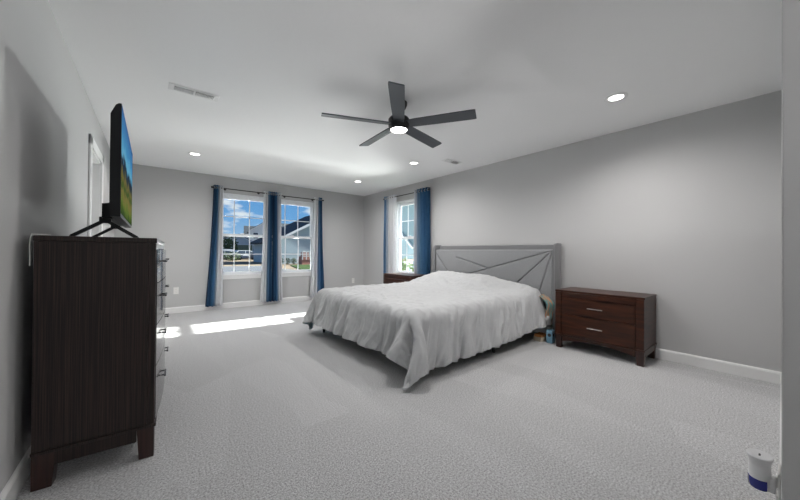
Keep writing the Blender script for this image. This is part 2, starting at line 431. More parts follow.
DUVET = (
1516,22,23,23,24,23,23,21,0,-16,-28,-29,-29,-29,-27,-1,22,27,26,25,18,12,9,6,4,8,-3,1,2,3,-2,3,-6,1,2,1,-4,2,-2,0,2,1,0,0,1,-1,-4,6,0,-2,1,-1,1,1,-4,5,-1,1,-2,2,-1,-3,3,1,-1,7,2,0,-3,1,-7,-23,-33,-30,
-32,-32,-30,-9,9,13,22,15,10,6,26,23,21,4,14,26,22,22,9,-20,-16,-29,-29,-28,-28,-2,21,28,23,25,17,12,7,5,0,5,2,-3,3,-6,7,-3,-1,2,-4,3,2,-1,3,-3,1,-5,1,2,3,-2,0,0,0,-3,5,1,-7,4,-3,3,-3,1,0,0,1,4,-1,-3,
1,0,6,-1,1,1,-5,-22,-32,-30,-33,-33,-24,7,2,16,19,20,11,15,25,21,14,5,-3,22,23,16,20,-3,-25,-22,-29,-29,-28,-2,19,27,24,25,9,13,0,5,5,-1,4,1,-4,1,-3,2,3,-1,-2,1,4,-7,0,5,-3,1,-2,3,0,-2,-4,6,1,-3,-2,2,
1,-2,0,5,-6,5,-1,-5,3,-2,6,-5,6,1,-2,2,0,-3,1,-20,-33,-30,-32,-32,-14,5,13,13,20,14,14,15,23,13,7,-8,4,15,27,15,18,8,-14,-23,-30,-29,-27,-4,20,27,20,25,4,13,1,4,-2,4,-2,-4,6,-4,3,-1,3,0,-6,0,0,0,-1,5,
-3,0,0,-3,1,-1,6,-4,0,0,0,-1,4,-4,3,-2,-1,1,2,1,-1,-2,-2,2,3,1,-3,5,-1,2,-2,-18,-33,-30,-33,-28,-3,9,16,9,16,16,16,14,20,6,1,-9,2,10,25,16,16,11,2,-26,-26,-29,-27,-5,21,26,23,16,8,5,3,-7,6,-5,2,-1,1,
-2,0,1,1,-1,1,0,0,3,-5,2,3,-1,-5,4,-1,-2,-1,4,-1,0,2,-6,7,-7,5,0,-4,1,3,-3,1,-2,5,-4,-2,3,-1,0,5,-3,3,-17,-32,-30,-33,-18,3,10,14,17,11,17,8,12,25,-10,-4,-3,-3,4,12,18,19,16,8,-9,-28,-28,-27,-8,22,25,
21,12,5,2,-5,1,0,5,-7,0,3,4,-6,1,0,5,-5,5,-4,2,-2,-4,1,-1,4,-1,-1,4,-2,-5,2,-2,3,-2,0,1,1,1,2,-5,-1,5,-4,3,-2,-1,4,-3,4,-2,5,0,-1,-15,-33,-31,-28,-10,13,12,11,7,16,11,14,13,32,-11,-12,-9,-5,-4,12,2,
21,15,16,2,-21,-29,-26,-11,25,18,22,5,3,-2,0,-5,3,2,-5,5,-1,-5,1,2,-2,7,-6,1,0,-2,5,-1,0,-2,-1,0,2,-3,0,1,4,-2,-1,0,-1,2,-4,2,0,-1,-2,6,-2,-5,6,2,-2,-4,1,-2,5,4,-2,-13,-32,-33,-20,4,10,11,12,12,8,13,
13,14,31,-10,-11,-11,-11,-9,-6,0,10,13,16,19,-9,-28,-26,-12,22,23,8,2,-3,4,-1,-2,0,-3,1,4,-2,-1,1,1,-3,5,-2,2,-5,1,-3,6,-4,0,4,-6,0,6,-6,1,1,0,1,2,-3,-3,5,-3,1,-1,-2,0,5,-2,3,-3,-3,1,6,-4,6,0,-8,-5,
-33,-30,-5,11,5,9,10,15,13,12,14,15,16,-4,-6,-8,-8,-10,-11,-10,-5,5,16,10,16,-19,-28,-13,24,14,3,-7,7,-4,1,0,0,1,-3,1,-1,3,-1,3,-2,-1,0,-1,1,2,-6,1,0,-2,2,2,0,0,0,0,1,-1,0,-1,-1,2,-4,0,1,0,5,0,-7,7,0,
-6,7,-6,1,4,1,-5,5,-10,-33,-18,10,10,2,13,8,11,16,15,16,14,15,-12,-2,-2,-10,1,-5,-9,-11,-10,-4,8,16,7,-26,-14,21,3,-2,-1,0,1,-1,1,-2,-1,5,-5,5,-4,1,-1,2,0,1,-2,-1,0,0,-2,4,0,2,-5,1,-1,2,0,0,-2,4,-1,0,
-3,5,-5,5,-5,1,1,-3,3,0,0,0,-2,3,-3,-1,1,5,-13,-28,8,10,2,6,12,13,14,12,11,11,7,4,-8,-5,5,-1,-7,-7,4,-3,-8,-11,-10,-2,2,12,-21,10,-2,0,2,1,-2,0,2,-1,0,0,0,0,0,0,0,0,0,-2,2,-1,1,0,0,-3,2,-1,1,1,0,0,0,
0,-2,0,1,-2,1,0,0,0,1,-1,0,2,-1,0,0,-1,2,-3,2,-1,-1,4,-20,6,9,0,3,14,13,6,-4,15,8,7,6,7,-2,-4,-2,-3,2,-6,-4,2,-1,-2,-4,-10,-6,-3,-2,2,1,2,0,0,0,0,-1,0,1,-1,1,-2,1,-1,0,0,0,1,0,0,-1,0,0,0,0,0,0,0,0,0,
-1,1,0,0,0,0,-1,1,0,0,-1,1,-1,-2,2,0,0,1,-1,0,-1,0,-1,-4,3,8,-1,3,10,6,-3,0,3,9,-3,7,4,20,-7,1,-9,-2,-3,-2,-1,-2,-1,-1,-1,-1,1,-3,-2,0,0,1,0,0,0,0,0,0,0,-1,0,0,0,0,0,-1,1,-1,0,1,0,-1,-1,1,0,0,-1,1,0,
0,0,0,-1,0,0,0,0,0,0,0,0,-1,1,0,0,0,0,-1,1,-1,0,0,-1,-1,1,4,4,-3,-1,1,1,1,0,3,3,3,4,16,-2,-1,-1,-2,0,-1,0,-1,0,-1,0,-1,0,-2,-2,-1,1,0,0,0,0,0,0,0,0,0,-1,0,0,0,0,0,0,0,0,-1,0,0,1,-1,0,0,0,0,0,0,0,-1,0,
1,-1,0,0,0,0,0,0,0,0,0,0,0,0,0,-1,0,0,0,0,-1,1,2,1,1,0,0,0,0,0,0,1,0,1,32,-1,-1,0,-1,0,-1,0,-1,0,-1,0,-1,0,-2,-1,-1,0,0,0,0,0,0,0,0,0,0,0,-1,0,0,0,0,0,0,0,-1,0,0,0,0,0,0,0,0,0,0,0,-1,1,-1,1,-1,0,0,0,
0,0,0,0,0,0,0,0,0,-1,0,0,0,0,0,0,2,1,0,1,0,0,0,0,0,0,1,0,34,0,0,-1,-1,0,-1,0,-1,0,-1,0,-1,-1,-1,-1,-1,1,-1,0,0,0,0,0,0,0,0,0,-1,0,0,0,0,0,0,0,0,-1,0,0,0,0,0,0,0,0,0,0,0,0,0,0,-1,0,0,0,0,0,0,0,0,0,0,0,
0,0,0,-1,0,0,0,1,1,1,0,1,0,0,0,0,0,1,0,-1,35,0,-1,0,0,-1,-1,0,-1,0,-1,0,-1,-1,-1,0,-1,0,0,-1,0,0,0,0,0,0,0,0,-1,0,0,0,0,0,0,0,0,-1,0,0,0,0,0,0,0,0,0,0,0,0,0,-1,0,0,0,0,0,0,0,0,0,0,0,0,0,0,0,0,-1,0,0,
1,1,1,0,0,1,0,0,0,0,0,1,0,35,0,-1,0,-1,0,-1,0,-1,0,-1,0,-1,-1,-1,0,-1,0,0,0,-1,0,0,0,0,0,0,0,0,-1,0,0,0,0,0,0,0,0,-1,0,0,0,0,0,0,0,0,0,0,0,0,0,-1,1,-1,0,0,0,0,0,0,0,0,0,0,0,0,0,0,-1,0,1,1,0,1,0,1,0,0,
0,0,0,1,-1,35,-1,0,0,-1,0,-1,0,-1,0,-1,0,-1,-1,0,-1,0,-1,0,0,0,-1,0,0,0,0,0,0,0,-1,0,0,0,0,0,0,0,0,0,-1,0,0,0,0,0,0,0,0,0,0,0,0,-1,0,0,0,0,0,0,0,0,0,0,0,0,0,0,0,0,0,0,0,1,0,1,0,1,0,0,0,0,1,0,-1,35,-1,
0,0,-1,0,-1,0,-1,0,-1,0,-1,-1,0,-1,0,-1,0,0,0,-1,0,0,0,0,0,0,0,-1,0,0,0,0,0,0,0,0,0,-1,1,-1,0,0,0,0,0,0,0,0,0,0,0,-1,0,0,0,0,0,0,0,0,0,0,0,0,0,0,0,0,0,0,1,0,1,0,0,1,0,0,0,0,1,-1,35,0,-1,0,-1,0,-1,0,
-1,0,-1,0,-1,-1,0,-1,0,-1,0,0,0,-1,0,0,0,0,0,0,0,0,-1,0,0,0,0,0,0,0,0,0,0,-1,0,0,0,0,0,0,0,0,0,0,0,-1,0,0,0,0,0,0,0,0,0,0,0,0,0,0,0,0,0,0,1,0,1,0,0,1,0,0,0,1,0,0,35,0,-1,0,-1,0,-1,0,-1,0,-1,-1,0,-1,
-1,0,0,-1,0,0,0,-1,0,0,0,0,0,0,0,0,-1,0,0,0,0,0,0,0,0,0,0,-1,0,0,0,0,0,0,0,0,0,0,0,0,0,-1,0,0,0,0,0,0,0,0,0,0,0,0,0,0,0,0,1,0,1,0,0,1,0,0,0,1,0,0,35,-1,0,0,-1,0,-1,0,-1,0,-1,-1,0,-1,0,-1,0,0,-1,0,0,
-1,0,0,0,0,0,0,0,0,-1,0,0,0,0,0,0,0,0,0,0,0,-1,0,0,0,0,0,0,0,0,0,0,0,0,0,-1,0,1,-1,0,0,0,0,0,0,0,0,0,0,0,1,0,0,1,0,0,1,0,0,0,0,1,0,35,0,-1,0,-1,0,-1,0,-1,0,-1,-1,0,-1,0,-1,0,0,-1,0,0,0,-1,0,0,0,0,0,0,
0,0,-1,0,0,0,0,0,0,0,0,0,0,-1,0,0,0,0,0,0,0,0,0,0,0,0,0,-1,0,0,0,0,0,0,0,0,0,0,0,0,0,0,1,0,0,0,1,0,1,0,0,0,1,0,0,35,0,-1,0,-1,0,-1,0,-1,0,-1,-1,0,-1,-1,0,0,0,-1,0,0,0,0,-1,0,0,0,0,0,0,-1,0,0,0,0,0,0,
0,0,0,0,0,-1,0,0,0,0,0,0,0,0,0,0,0,0,0,0,-1,0,1,-1,0,0,0,0,0,0,0,0,0,0,1,0,0,0,1,0,1,0,0,0,1,0,0,35,0,-1,0,-1,0,-1,0,-1,0,-1,-1,0,-1,0,-1,0,0,-1,0,0,0,0,-1,0,0,0,0,0,0,0,-1,0,0,0,0,0,0,0,0,0,0,0,-1,0,
0,0,0,0,0,0,0,0,0,0,0,-1,0,0,0,0,0,0,0,0,0,0,0,0,0,0,1,0,0,1,0,0,1,0,0,1,0,0,0,35,0,-1,0,-1,0,-1,0,-1,0,-1,-1,0,-1,0,-1,0,0,-1,0,0,0,0,-1,0,0,0,0,0,0,0,-1,0,0,0,0,0,0,0,0,0,0,0,-1,0,0,0,0,0,0,0,0,0,0,
0,0,0,-1,0,1,-1,0,0,0,0,0,0,0,0,0,1,0,0,0,1,0,0,1,0,0,1,0,0,0,35,0,-1,0,-1,0,-1,0,-1,-1,0,-1,0,-1,0,-1,0,0,-1,0,0,0,0,0,-1,0,0,0,0,0,0,-1,0,0,0,0,0,0,0,0,0,0,0,0,-1,0,0,0,0,0,0,0,0,0,0,0,0,0,0,0,-1,0,
0,0,0,0,0,0,0,0,1,0,0,0,1,0,0,1,0,0,1,0,0,0,35,0,-1,0,-1,0,-1,0,-1,-1,0,-1,0,-1,0,0,-1,0,-1,0,0,0,0,-1,0,0,0,0,0,0,0,0,-1,0,0,0,0,0,0,0,0,0,0,0,-1,0,0,0,0,0,0,0,0,0,0,0,0,0,-1,1,-1,1,-1,0,0,0,0,0,0,0,
1,0,0,0,1,0,0,1,0,0,1,0,0,0,35,0,-1,0,-1,0,-1,0,-1,-1,0,-1,0,-1,0,-1,0,0,0,-1,0,0,0,-1,0,0,0,0,0,0,0,-1,1,-1,0,0,0,0,0,0,0,0,0,0,0,-1,0,0,0,0,0,0,0,0,0,0,0,0,0,0,0,-1,0,0,0,0,0,0,0,0,1,0,0,0,1,0,0,1,
0,0,1,0,0,0,35,0,-1,0,-1,0,-1,0,-1,0,-1,-1,0,-1,0,-1,0,0,-1,0,0,0,0,0,-1,0,0,0,0,0,0,0,-1,0,0,0,0,0,0,0,0,0,0,0,0,-1,0,0,0,0,0,0,0,0,0,0,0,0,0,0,0,-1,0,0,0,0,0,0,0,1,0,0,0,0,1,0,0,1,0,0,1,0,0,0,35,0,
-1,0,-1,0,-1,0,-1,-1,0,-1,0,-1,0,-1,0,0,0,-1,0,0,0,0,-1,0,0,0,0,0,0,0,0,-1,1,-1,0,0,0,0,0,0,0,0,0,-1,0,0,0,0,0,0,0,0,0,0,0,0,0,0,0,0,-1,0,0,0,0,0,0,1,0,0,0,0,1,0,0,1,0,0,1,0,1,0,35,0,0,-1,0,-1,-1,0,
-1,-1,0,-1,0,0,-1,-1,0,0,0,-1,0,0,0,0,-1,0,0,0,0,0,0,0,0,-1,0,0,0,0,0,0,0,0,0,0,-1,1,-1,0,0,0,0,0,0,0,0,0,0,0,0,0,0,0,-1,1,-1,0,0,0,0,1,0,0,0,0,1,0,0,1,0,1,0,0,1,0,36,-1,0,-1,0,-1,-1,0,-1,-1,0,-1,0,0,
-1,-1,0,0,0,-1,0,0,0,0,-1,0,0,0,0,0,0,0,0,0,-1,0,0,0,0,0,0,0,0,0,0,-1,0,0,0,0,0,0,0,0,0,0,0,0,0,0,0,-1,0,1,-1,0,0,0,0,1,0,0,0,0,1,0,0,1,0,1,0,0,1,0,35,-1,0,-1,0,-1,-1,0,-1,-1,0,-1,0,-1,0,0,-1,0,0,-1,
0,0,0,-1,1,-1,0,0,0,0,0,0,0,0,-1,0,0,0,0,0,0,0,0,0,0,0,-1,0,0,0,0,0,0,0,0,0,0,0,0,0,0,-1,0,0,0,0,1,-1,0,1,0,0,0,0,1,0,0,1,0,1,0,0,1,0,35,-1,0,-1,0,-1,-1,0,-1,-1,0,-1,0,-1,0,0,-1,0,0,-1,0,0,0,0,0,-1,0,
0,0,0,0,0,0,0,-1,0,0,0,0,0,0,0,0,0,0,0,0,-1,0,0,0,0,0,0,0,0,0,0,0,0,0,0,0,0,-1,0,1,0,0,0,0,0,0,0,1,0,0,1,0,1,0,1,0,0,35,0,-1,-1,0,-1,-1,0,-1,-1,0,-1,0,-1,0,0,-1,0,0,-1,0,0,0,0,0,-1,0,0,0,0,0,0,0,0,-1,
0,0,0,0,0,0,0,0,0,0,0,-1,0,0,0,0,0,0,0,0,0,0,0,0,0,0,0,0,0,-1,1,0,0,0,0,0,0,0,0,0,1,0,1,0,1,0,1,0,1,35,0,-1,-1,0,-1,-1,0,-1,0,-1,-1,0,-1,0,-1,0,0,0,-1,0,0,0,0,0,-1,0,0,0,0,0,0,0,0,-1,0,0,0,0,0,0,0,0,
0,0,0,0,0,-1,0,0,0,0,0,0,0,0,0,0,0,0,0,0,-1,0,0,0,0,1,0,0,0,0,0,1,0,0,1,0,1,0,1,0,1,36,-1,-1,-1,0,-1,-1,0,-1,-1,0,-1,0,-1,0,0,-1,0,0,-1,0,0,0,0,0,-1,0,0,0,0,0,0,0,0,-1,0,0,0,0,0,0,0,0,0,0,0,0,-1,0,0,
0,0,0,0,0,0,0,0,0,0,0,0,0,-1,0,0,1,-1,1,-1,1,0,0,0,0,1,0,1,0,1,0,1,0,1,35,-1,-1,-1,0,-1,-1,0,-1,-1,0,-1,0,-1,0,0,-1,0,0,-1,0,0,0,0,0,-1,0,0,0,0,0,0,0,0,-1,0,0,0,0,0,0,0,0,0,0,0,0,0,-1,0,0,0,0,0,0,0,0,
0,0,0,0,0,0,0,-1,0,0,0,0,0,1,0,0,0,0,1,0,1,0,1,0,1,1,0,35,-1,-1,-1,0,-1,-1,0,-1,-1,0,-1,0,-1,0,-1,0,0,0,-1,0,0,0,0,0,-1,0,0,0,0,0,0,0,0,-1,0,0,0,0,0,0,0,0,0,0,0,0,0,0,-1,0,0,0,0,0,0,0,0,0,0,0,0,0,-1,
0,0,0,0,0,0,0,1,0,0,1,0,0,1,0,1,0,1,1,0,35,-1,-1,0,-1,-1,-1,0,-1,-1,0,-1,-1,0,0,-1,0,0,-1,0,0,0,0,0,0,0,-1,0,0,0,0,0,0,0,0,-1,0,0,0,0,0,0,0,0,0,0,0,0,0,-1,0,0,0,0,0,0,0,0,0,0,0,0,0,0,-1,0,0,0,0,0,0,1,
0,0,1,0,1,0,0,1,0,1,1,0,35,-1,-1,0,-1,-1,-1,0,-1,-1,0,-1,-1,0,0,-1,0,0,-1,0,0,0,0,0,0,0,-1,0,0,0,0,0,0,0,0,-1,0,0,0,0,0,0,0,0,0,0,0,0,0,0,-1,0,0,0,0,0,0,0,0,0,0,0,0,0,-1,0,0,0,0,0,1,0,0,0,0,1,0,1,0,1,
1,0,1,1,35,-1,0,-1,-1,-1,-1,0,-1,-1,0,-1,-1,0,-1,0,0,0,-1,0,0,0,0,0,0,-1,0,0,0,0,0,0,0,0,0,-1,0,0,0,0,0,0,0,0,0,0,0,0,0,0,0,-1,0,0,0,0,0,0,0,0,0,0,0,0,0,-1,0,0,0,0,0,0,1,0,0,1,0,1,0,1,1,0,1,1,35,0,-1,
-1,-1,-1,-1,0,-1,-1,-1,0,-1,0,-1,0,0,0,-1,0,0,0,0,0,0,0,-1,0,0,0,0,0,0,0,0,-1,0,1,-1,0,0,0,0,0,0,0,0,0,0,0,0,-1,0,0,0,0,0,0,0,0,0,0,0,0,0,-1,0,0,0,0,0,0,1,0,0,1,0,1,0,1,1,0,1,1,36,-1,-1,-1,-1,-1,-1,0,
-1,-1,-1,0,-1,0,-1,0,0,0,-1,0,0,0,0,0,0,0,-1,0,0,0,0,0,0,0,0,-1,0,0,0,0,0,0,0,0,0,0,0,0,0,0,0,0,-1,0,0,0,0,0,0,0,0,0,0,0,0,-1,0,0,0,0,0,0,1,0,0,1,0,1,0,1,1,0,1,1,35,-1,-1,-1,-1,-1,-1,0,-1,-1,-1,0,-1,
-1,0,0,0,-1,0,0,0,0,0,0,-1,0,0,0,0,0,0,0,0,0,0,0,0,-1,0,0,0,0,0,0,0,0,0,0,0,0,0,0,-1,0,0,0,0,0,0,0,0,0,0,-1,0,0,0,0,0,0,0,0,1,0,0,1,0,0,1,1,1,1,1,0,35,-1,-1,-1,-1,-1,-1,-1,0,-1,-1,-1,0,0,-1,0,-1,0,0,
0,0,0,0,0,-1,0,0,0,0,0,0,0,0,0,0,0,0,-1,0,0,1,-1,0,0,0,0,0,0,0,0,0,0,0,0,-1,0,0,0,0,0,0,-1,1,-1,0,0,0,0,0,0,0,0,0,1,0,0,0,1,1,1,1,1,1,1,35,-1,-1,-1,-1,-1,-1,-1,0,-1,-1,-1,0,-1,-1,1,-1,0,0,0,0,0,-1,1,
-1,0,0,0,0,0,0,0,0,0,0,0,0,-1,0,0,0,0,0,0,0,0,0,0,0,0,0,0,-1,0,0,0,0,0,0,0,0,-1,0,0,0,0,0,0,0,0,0,0,0,1,-1,1,0,1,1,1,1,1,1,1,36,-2,-1,-1,-1,-1,-1,-1,-1,0,-1,-1,-1,-1,0,0,-1,0,1,0,0,0,-1,1,-1,0,0,0,0,
0,0,0,0,0,0,0,0,-1,0,0,0,0,0,0,0,0,0,0,0,0,0,0,-1,0,0,0,0,0,0,0,0,-1,0,0,0,0,0,0,0,0,0,0,0,0,0,1,0,1,1,1,1,1,1,1,35,-2,-1,-1,-1,-1,-1,-1,-1,0,-1,-1,-1,-1,-1,-1,1,0,0,1,0,0,-1,1,-1,0,0,0,0,0,0,0,0,0,0,
0,0,-1,0,0,0,0,0,0,0,0,0,0,0,0,0,0,0,-1,0,0,0,0,0,0,0,-1,1,-1,0,0,0,0,-1,0,0,0,1,0,0,0,1,1,1,0,2,1,1,1,35,-1,-2,-1,-2,0,-1,-1,-1,-1,0,-2,0,-1,-2,0,1,0,0,0,1,0,-1,0,0,0,0,0,0,0,0,-1,1,0,0,0,0,-1,0,0,0,
0,0,0,0,0,0,0,0,0,0,0,0,0,-1,0,0,0,0,0,0,-1,0,0,0,0,0,0,0,-1,0,0,1,0,0,0,1,1,0,1,2,1,1,2,35,-1,-2,-1,-2,0,-1,-1,-1,-1,-1,-1,-1,-1,-1,-2,1,-1,-1,4,0,0,0,0,0,0,0,0,0,0,0,-1,1,0,-1,0,1,-1,0,0,0,0,0,0,0,
0,0,0,0,0,0,0,-1,0,0,0,0,0,0,0,-1,0,0,0,0,0,0,0,-1,0,0,-1,1,0,-1,1,1,1,1,1,2,1,1,2,36,-2,-2,-1,-2,-1,-1,0,-2,0,0,-2,-1,-2,-1,-1,-2,2,-1,-2,3,3,1,-1,0,0,0,0,0,-1,0,-1,2,0,0,-1,1,-1,0,0,0,0,-1,1,0,0,0,
0,-1,1,0,-1,1,-1,0,-1,1,0,0,0,-1,0,0,0,0,0,0,0,-2,0,0,-1,0,-1,1,1,2,1,1,1,1,2,1,3,35,-2,-2,-1,-2,-2,0,-2,0,-1,-1,0,-2,-1,-1,-1,-2,-1,1,-1,0,4,-3,3,2,0,0,0,0,0,-1,-2,1,0,-3,3,-1,0,-1,1,-2,3,0,-1,2,-1,
0,0,0,0,-1,1,-1,-2,3,0,0,-3,1,1,0,-2,1,0,1,0,-1,0,-1,-1,1,-1,-1,0,1,0,2,2,0,2,1,2,2,2,35,-2,-2,-2,-1,-2,-2,-1,1,-1,-1,-1,-2,0,-2,-1,-1,-1,-1,0,0,1,1,-3,-1,4,3,1,-1,0,-1,0,-1,-7,4,1,0,-1,2,0,-3,3,-1,2,
-1,0,0,1,0,-1,1,-1,-3,3,-3,1,0,-2,3,1,0,-2,2,1,-1,1,0,0,-2,-2,2,0,-5,3,1,0,2,2,1,2,1,2,2,2,35,-2,-3,-1,-1,-2,-2,-1,0,0,-2,-1,-1,-1,-1,-1,-1,-1,-1,-1,-1,-1,4,-4,-3,0,6,-3,-1,-1,5,-1,-2,-3,-4,4,-2,1,0,
3,0,0,2,-1,0,2,1,-1,-1,0,-1,0,-1,-2,3,0,1,-1,-5,5,1,1,-1,2,1,-1,1,1,-1,-6,-5,3,1,3,3,-1,3,2,1,2,1,2,2,2,35,-2,-3,-1,-2,-1,-2,-2,-1,0,0,-1,-2,-2,0,-1,0,-1,-1,-1,-1,-1,-2,-1,-2,1,-5,7,-3,-1,-4,0,3,-3,
-3,2,-4,2,3,1,-1,3,3,-1,3,-1,-3,3,0,-2,-1,0,-3,3,0,-3,1,-3,2,3,1,-3,6,-1,2,0,-2,-6,-2,1,3,2,1,3,2,1,2,2,2,1,2,2,2,2,35,-3,-2,-2,-1,-1,-2,-2,-1,-2,-1,1,-2,-1,0,-1,0,-1,-1,-1,-1,-2,-1,-1,-2,-2,-2,-1,-5,
-4,0,5,-4,3,-6,1,0,0,1,1,2,2,-2,4,-2,3,1,-3,3,-3,1,-3,1,-3,0,1,0,-2,3,2,0,4,-1,1,-2,0,-5,1,1,3,3,1,3,2,2,2,2,2,1,2,2,2,2,2,35,-3,-2,-2,-2,-2,0,-1,-2,-2,-1,-1,0,-1,0,-1,0,-1,-1,-1,-2,-1,-1,-3,-1,-2,-1,
-3,-4,-3,-6,0,1,-1,-1,-1,0,-1,1,1,1,1,1,0,2,0,0,0,-2,4,-1,0,-5,1,-2,0,1,1,1,2,2,1,2,0,-5,0,1,3,3,1,3,3,2,2,3,2,2,1,2,2,2,2,2,2,35,-3,-2,-2,-3,-2,0,-1,-1,-2,-2,0,0,-2,-1,0,0,-1,-1,-1,-1,-1,-2,-2,-3,-2,
-5,-3,-1,-3,-3,-4,-1,0,-1,-1,-1,0,1,1,2,1,-1,4,0,-1,0,1,0,-3,-1,0,-1,-1,-1,1,0,0,1,2,2,1,-1,0,4,-2,3,3,2,3,3,2,3,2,2,2,2,2,2,2,2,2,2,2,35,-3,-2,-3,-2,-2,-3,2,-2,-1,-2,-2,2,-4,0,1,0,-1,0,-2,-2,-2,-2,
-3,-2,-3,-4,-4,-2,-4,-1,-3,-1,-1,-1,-1,0,0,0,0,1,1,2,-1,1,3,-3,1,-3,1,-2,-1,0,-1,0,-1,1,1,0,2,1,2,1,1,1,3,3,3,2,3,3,2,3,2,2,2,2,2,2,2,2,2,2,2,35,-3,-2,-3,-2,-3,-2,-2,2,-3,0,-2,-3,1,0,0,-1,-4,1,-3,0,
-1,-4,-3,-2,-3,-2,-3,-4,-2,-2,-2,-1,-2,0,-1,-1,0,0,1,1,0,0,1,0,1,-1,-1,-1,0,-1,1,-1,-2,0,0,0,1,1,2,1,2,1,2,1,3,3,3,3,2,3,3,2,3,2,2,2,2,2,2,2,2,2,2,35,-3,-3,-2,-2,-3,-2,-2,-2,1,-3,1,-4,-4,-2,-1,-1,1,0,
-1,-3,-1,-1,-1,-3,-4,-1,-5,-1,-2,-2,-2,-1,-1,-1,-1,-1,0,0,-1,-1,0,0,-1,0,0,0,-1,0,0,1,0,0,1,0,0,1,0,1,1,2,1,2,3,2,2,2,4,2,3,3,2,3,2,3,2,2,2,2,2,2,2,2,2,34,-2,-3,-2,-3,-2,-2,-3,-2,-2,0,-1,-2,-4,-3,-2,
-1,-2,2,-3,-1,1,-4,-2,-2,-1,-3,-1,-2,-2,-2,-1,-1,-1,-1,-1,-1,-1,-1,0,0,-1,0,-1,0,-1,0,0,1,0,0,1,0,0,0,1,0,1,0,2,1,2,2,2,2,2,3,3,3,3,3,2,3,2,2,2,3,2,2,2,2,2,2,3,35,-3,-2,-3,-2,-2,-2,-3,-2,-2,-2,-2,0,
-3,-4,-2,-2,0,-2,-1,0,-3,0,-2,-1,-2,-2,-2,-2,-1,-2,-1,-1,-1,-1,-1,-1,-1,0,-1,-1,0,-1,0,-1,0,0,0,1,0,0,0,0,1,0,0,1,0,1,1,2,1,2,3,2,2,3,3,2,3,3,3,2,3,2,3,1,3,2,1,3,2,2,2,34,-3,-1,-3,-3,-1,-3,-2,-2,-3,
-2,-2,-3,-2,-1,-2,-2,-2,-1,-1,-1,-2,-2,-1,-2,-1,-2,-1,-1,-2,-1,-1,-1,-1,-1,-1,-1,0,-1,-1,-1,-1,0,-2,0,1,0,0,0,-1,1,1,0,1,0,0,1,1,0,1,2,1,2,3,2,2,3,2,3,3,3,3,2,3,2,2,2,3,2,2,2,2,2,2,34,-2,-3,-1,-2,-3,
-2,-2,-2,-3,-2,-2,-3,-2,-1,-2,-2,-1,-2,-1,-2,-1,-2,-1,-2,-1,-4,0,-2,-1,0,-1,-1,-1,-1,-1,-1,0,-1,-1,-1,-2,-2,-1,1,-2,0,1,1,1,1,1,0,1,0,0,1,1,0,1,2,1,2,3,2,2,3,2,3,3,3,2,3,3,2,2,2,2,3,2,2,2,2,2,34,-2,
-2,-2,-2,-2,-3,-1,-3,-2,-2,-2,-2,-3,-2,-1,-2,-1,-2,-1,-2,-1,-2,-1,-4,-2,-1,-2,-1,0,0,-1,-1,-1,-1,-1,-1,-1,-1,0,-2,-1,-1,-2,-2,-2,3,0,2,1,1,1,0,1,0,0,1,0,1,1,2,1,2,2,3,2,2,3,3,3,3,2,3,2,3,2,2,2,2,3,2,
2,2,2,35,-2,-2,-2,-3,-2,-2,-2,-2,-2,-2,-2,-3,-2,-1,-2,-2,-1,-2,-1,-3,-1,-3,-3,-2,-3,-1,-1,0,0,-1,0,-1,-1,0,-2,0,-1,-1,-1,-2,0,-2,-3,0,-2,2,2,0,2,1,0,1,0,1,0,1,0,1,1,0,3,2,2,1,4,2,1,3,4,3,3,3,3,2,2,2,
2,2,2,3,2,2,2,34,-2,-1,-2,-3,-2,-2,-2,-3,-1,-2,-3,-2,-2,-2,-1,-2,-2,-1,-2,-1,-3,-3,-3,-2,-4,0,-1,0,-1,0,0,-2,1,-1,-1,-2,0,-1,-2,0,-1,-3,0,-5,1,0,3,1,2,1,0,2,0,0,0,2,-2,2,0,2,0,5,-2,5,-1,1,6,4,3,4,3,3,
3,2,2,2,2,2,2,3,1,3,2,35,-2,-3,-2,-2,-2,-1,-3,-2,-2,-2,-2,-2,-2,-2,-2,-4,0,0,-3,-2,-2,-3,-4,-2,-3,-3,-2,1,1,-2,1,-1,-1,-1,3,-2,-1,-3,-1,-1,-2,0,-3,-1,-1,1,1,3,3,-1,2,1,-1,0,1,2,-2,0,2,-1,1,7,0,-3,4,1,
-1,6,8,4,5,3,3,2,2,2,2,2,2,2,2,2,2,31,-2,1,-2,-3,-1,-2,-2,-2,-2,-2,-1,-3,-2,-3,-6,-1,-1,-1,-1,-1,-4,-2,-2,-5,-3,-3,-1,0,-1,-1,-1,2,-3,3,2,-6,-2,2,-3,-1,0,-2,-2,0,-1,1,2,-1,4,2,-1,-1,5,-2,3,-6,5,0,-3,
5,-1,8,-2,0,-4,2,5,0,6,7,6,7,4,2,2,2,2,2,2,2,3,1,2,32,0,-2,0,-1,-2,-2,-1,-2,-2,-2,-2,-2,-2,-5,-5,-4,-3,1,1,-5,1,-3,-4,-2,-4,-4,-1,-3,-2,2,-2,-2,3,5,1,-7,-4,1,-2,-1,-1,1,0,-1,0,0,-1,3,-1,2,-1,1,0,8,
-11,2,5,-3,0,3,3,10,-1,-3,-2,-1,1,2,8,9,6,7,5,3,2,2,2,2,2,1,2,2,0,1782,24,24,24,20,18,20,20,26,21,6,0,-7,-4,8,33,23,17,18,20,27,31,32,32,33,32,33,33,33,33,33,33,33,33,33,33,33,33,33,33,33,33,33,33,33,
33,33,33,33,33,33,33,33,33,33,34,33,33,33,33,33,33,33,33,33,33,32,33,34,32,33,23,-2,-12,-8,-7,14,28,23,19,9,18,22,29,-24,24,25,25,25,15,20,20,26,18,21,3,-6,-5,8,32,25,13,24,20,28,31,32,33,33,33,33,33,
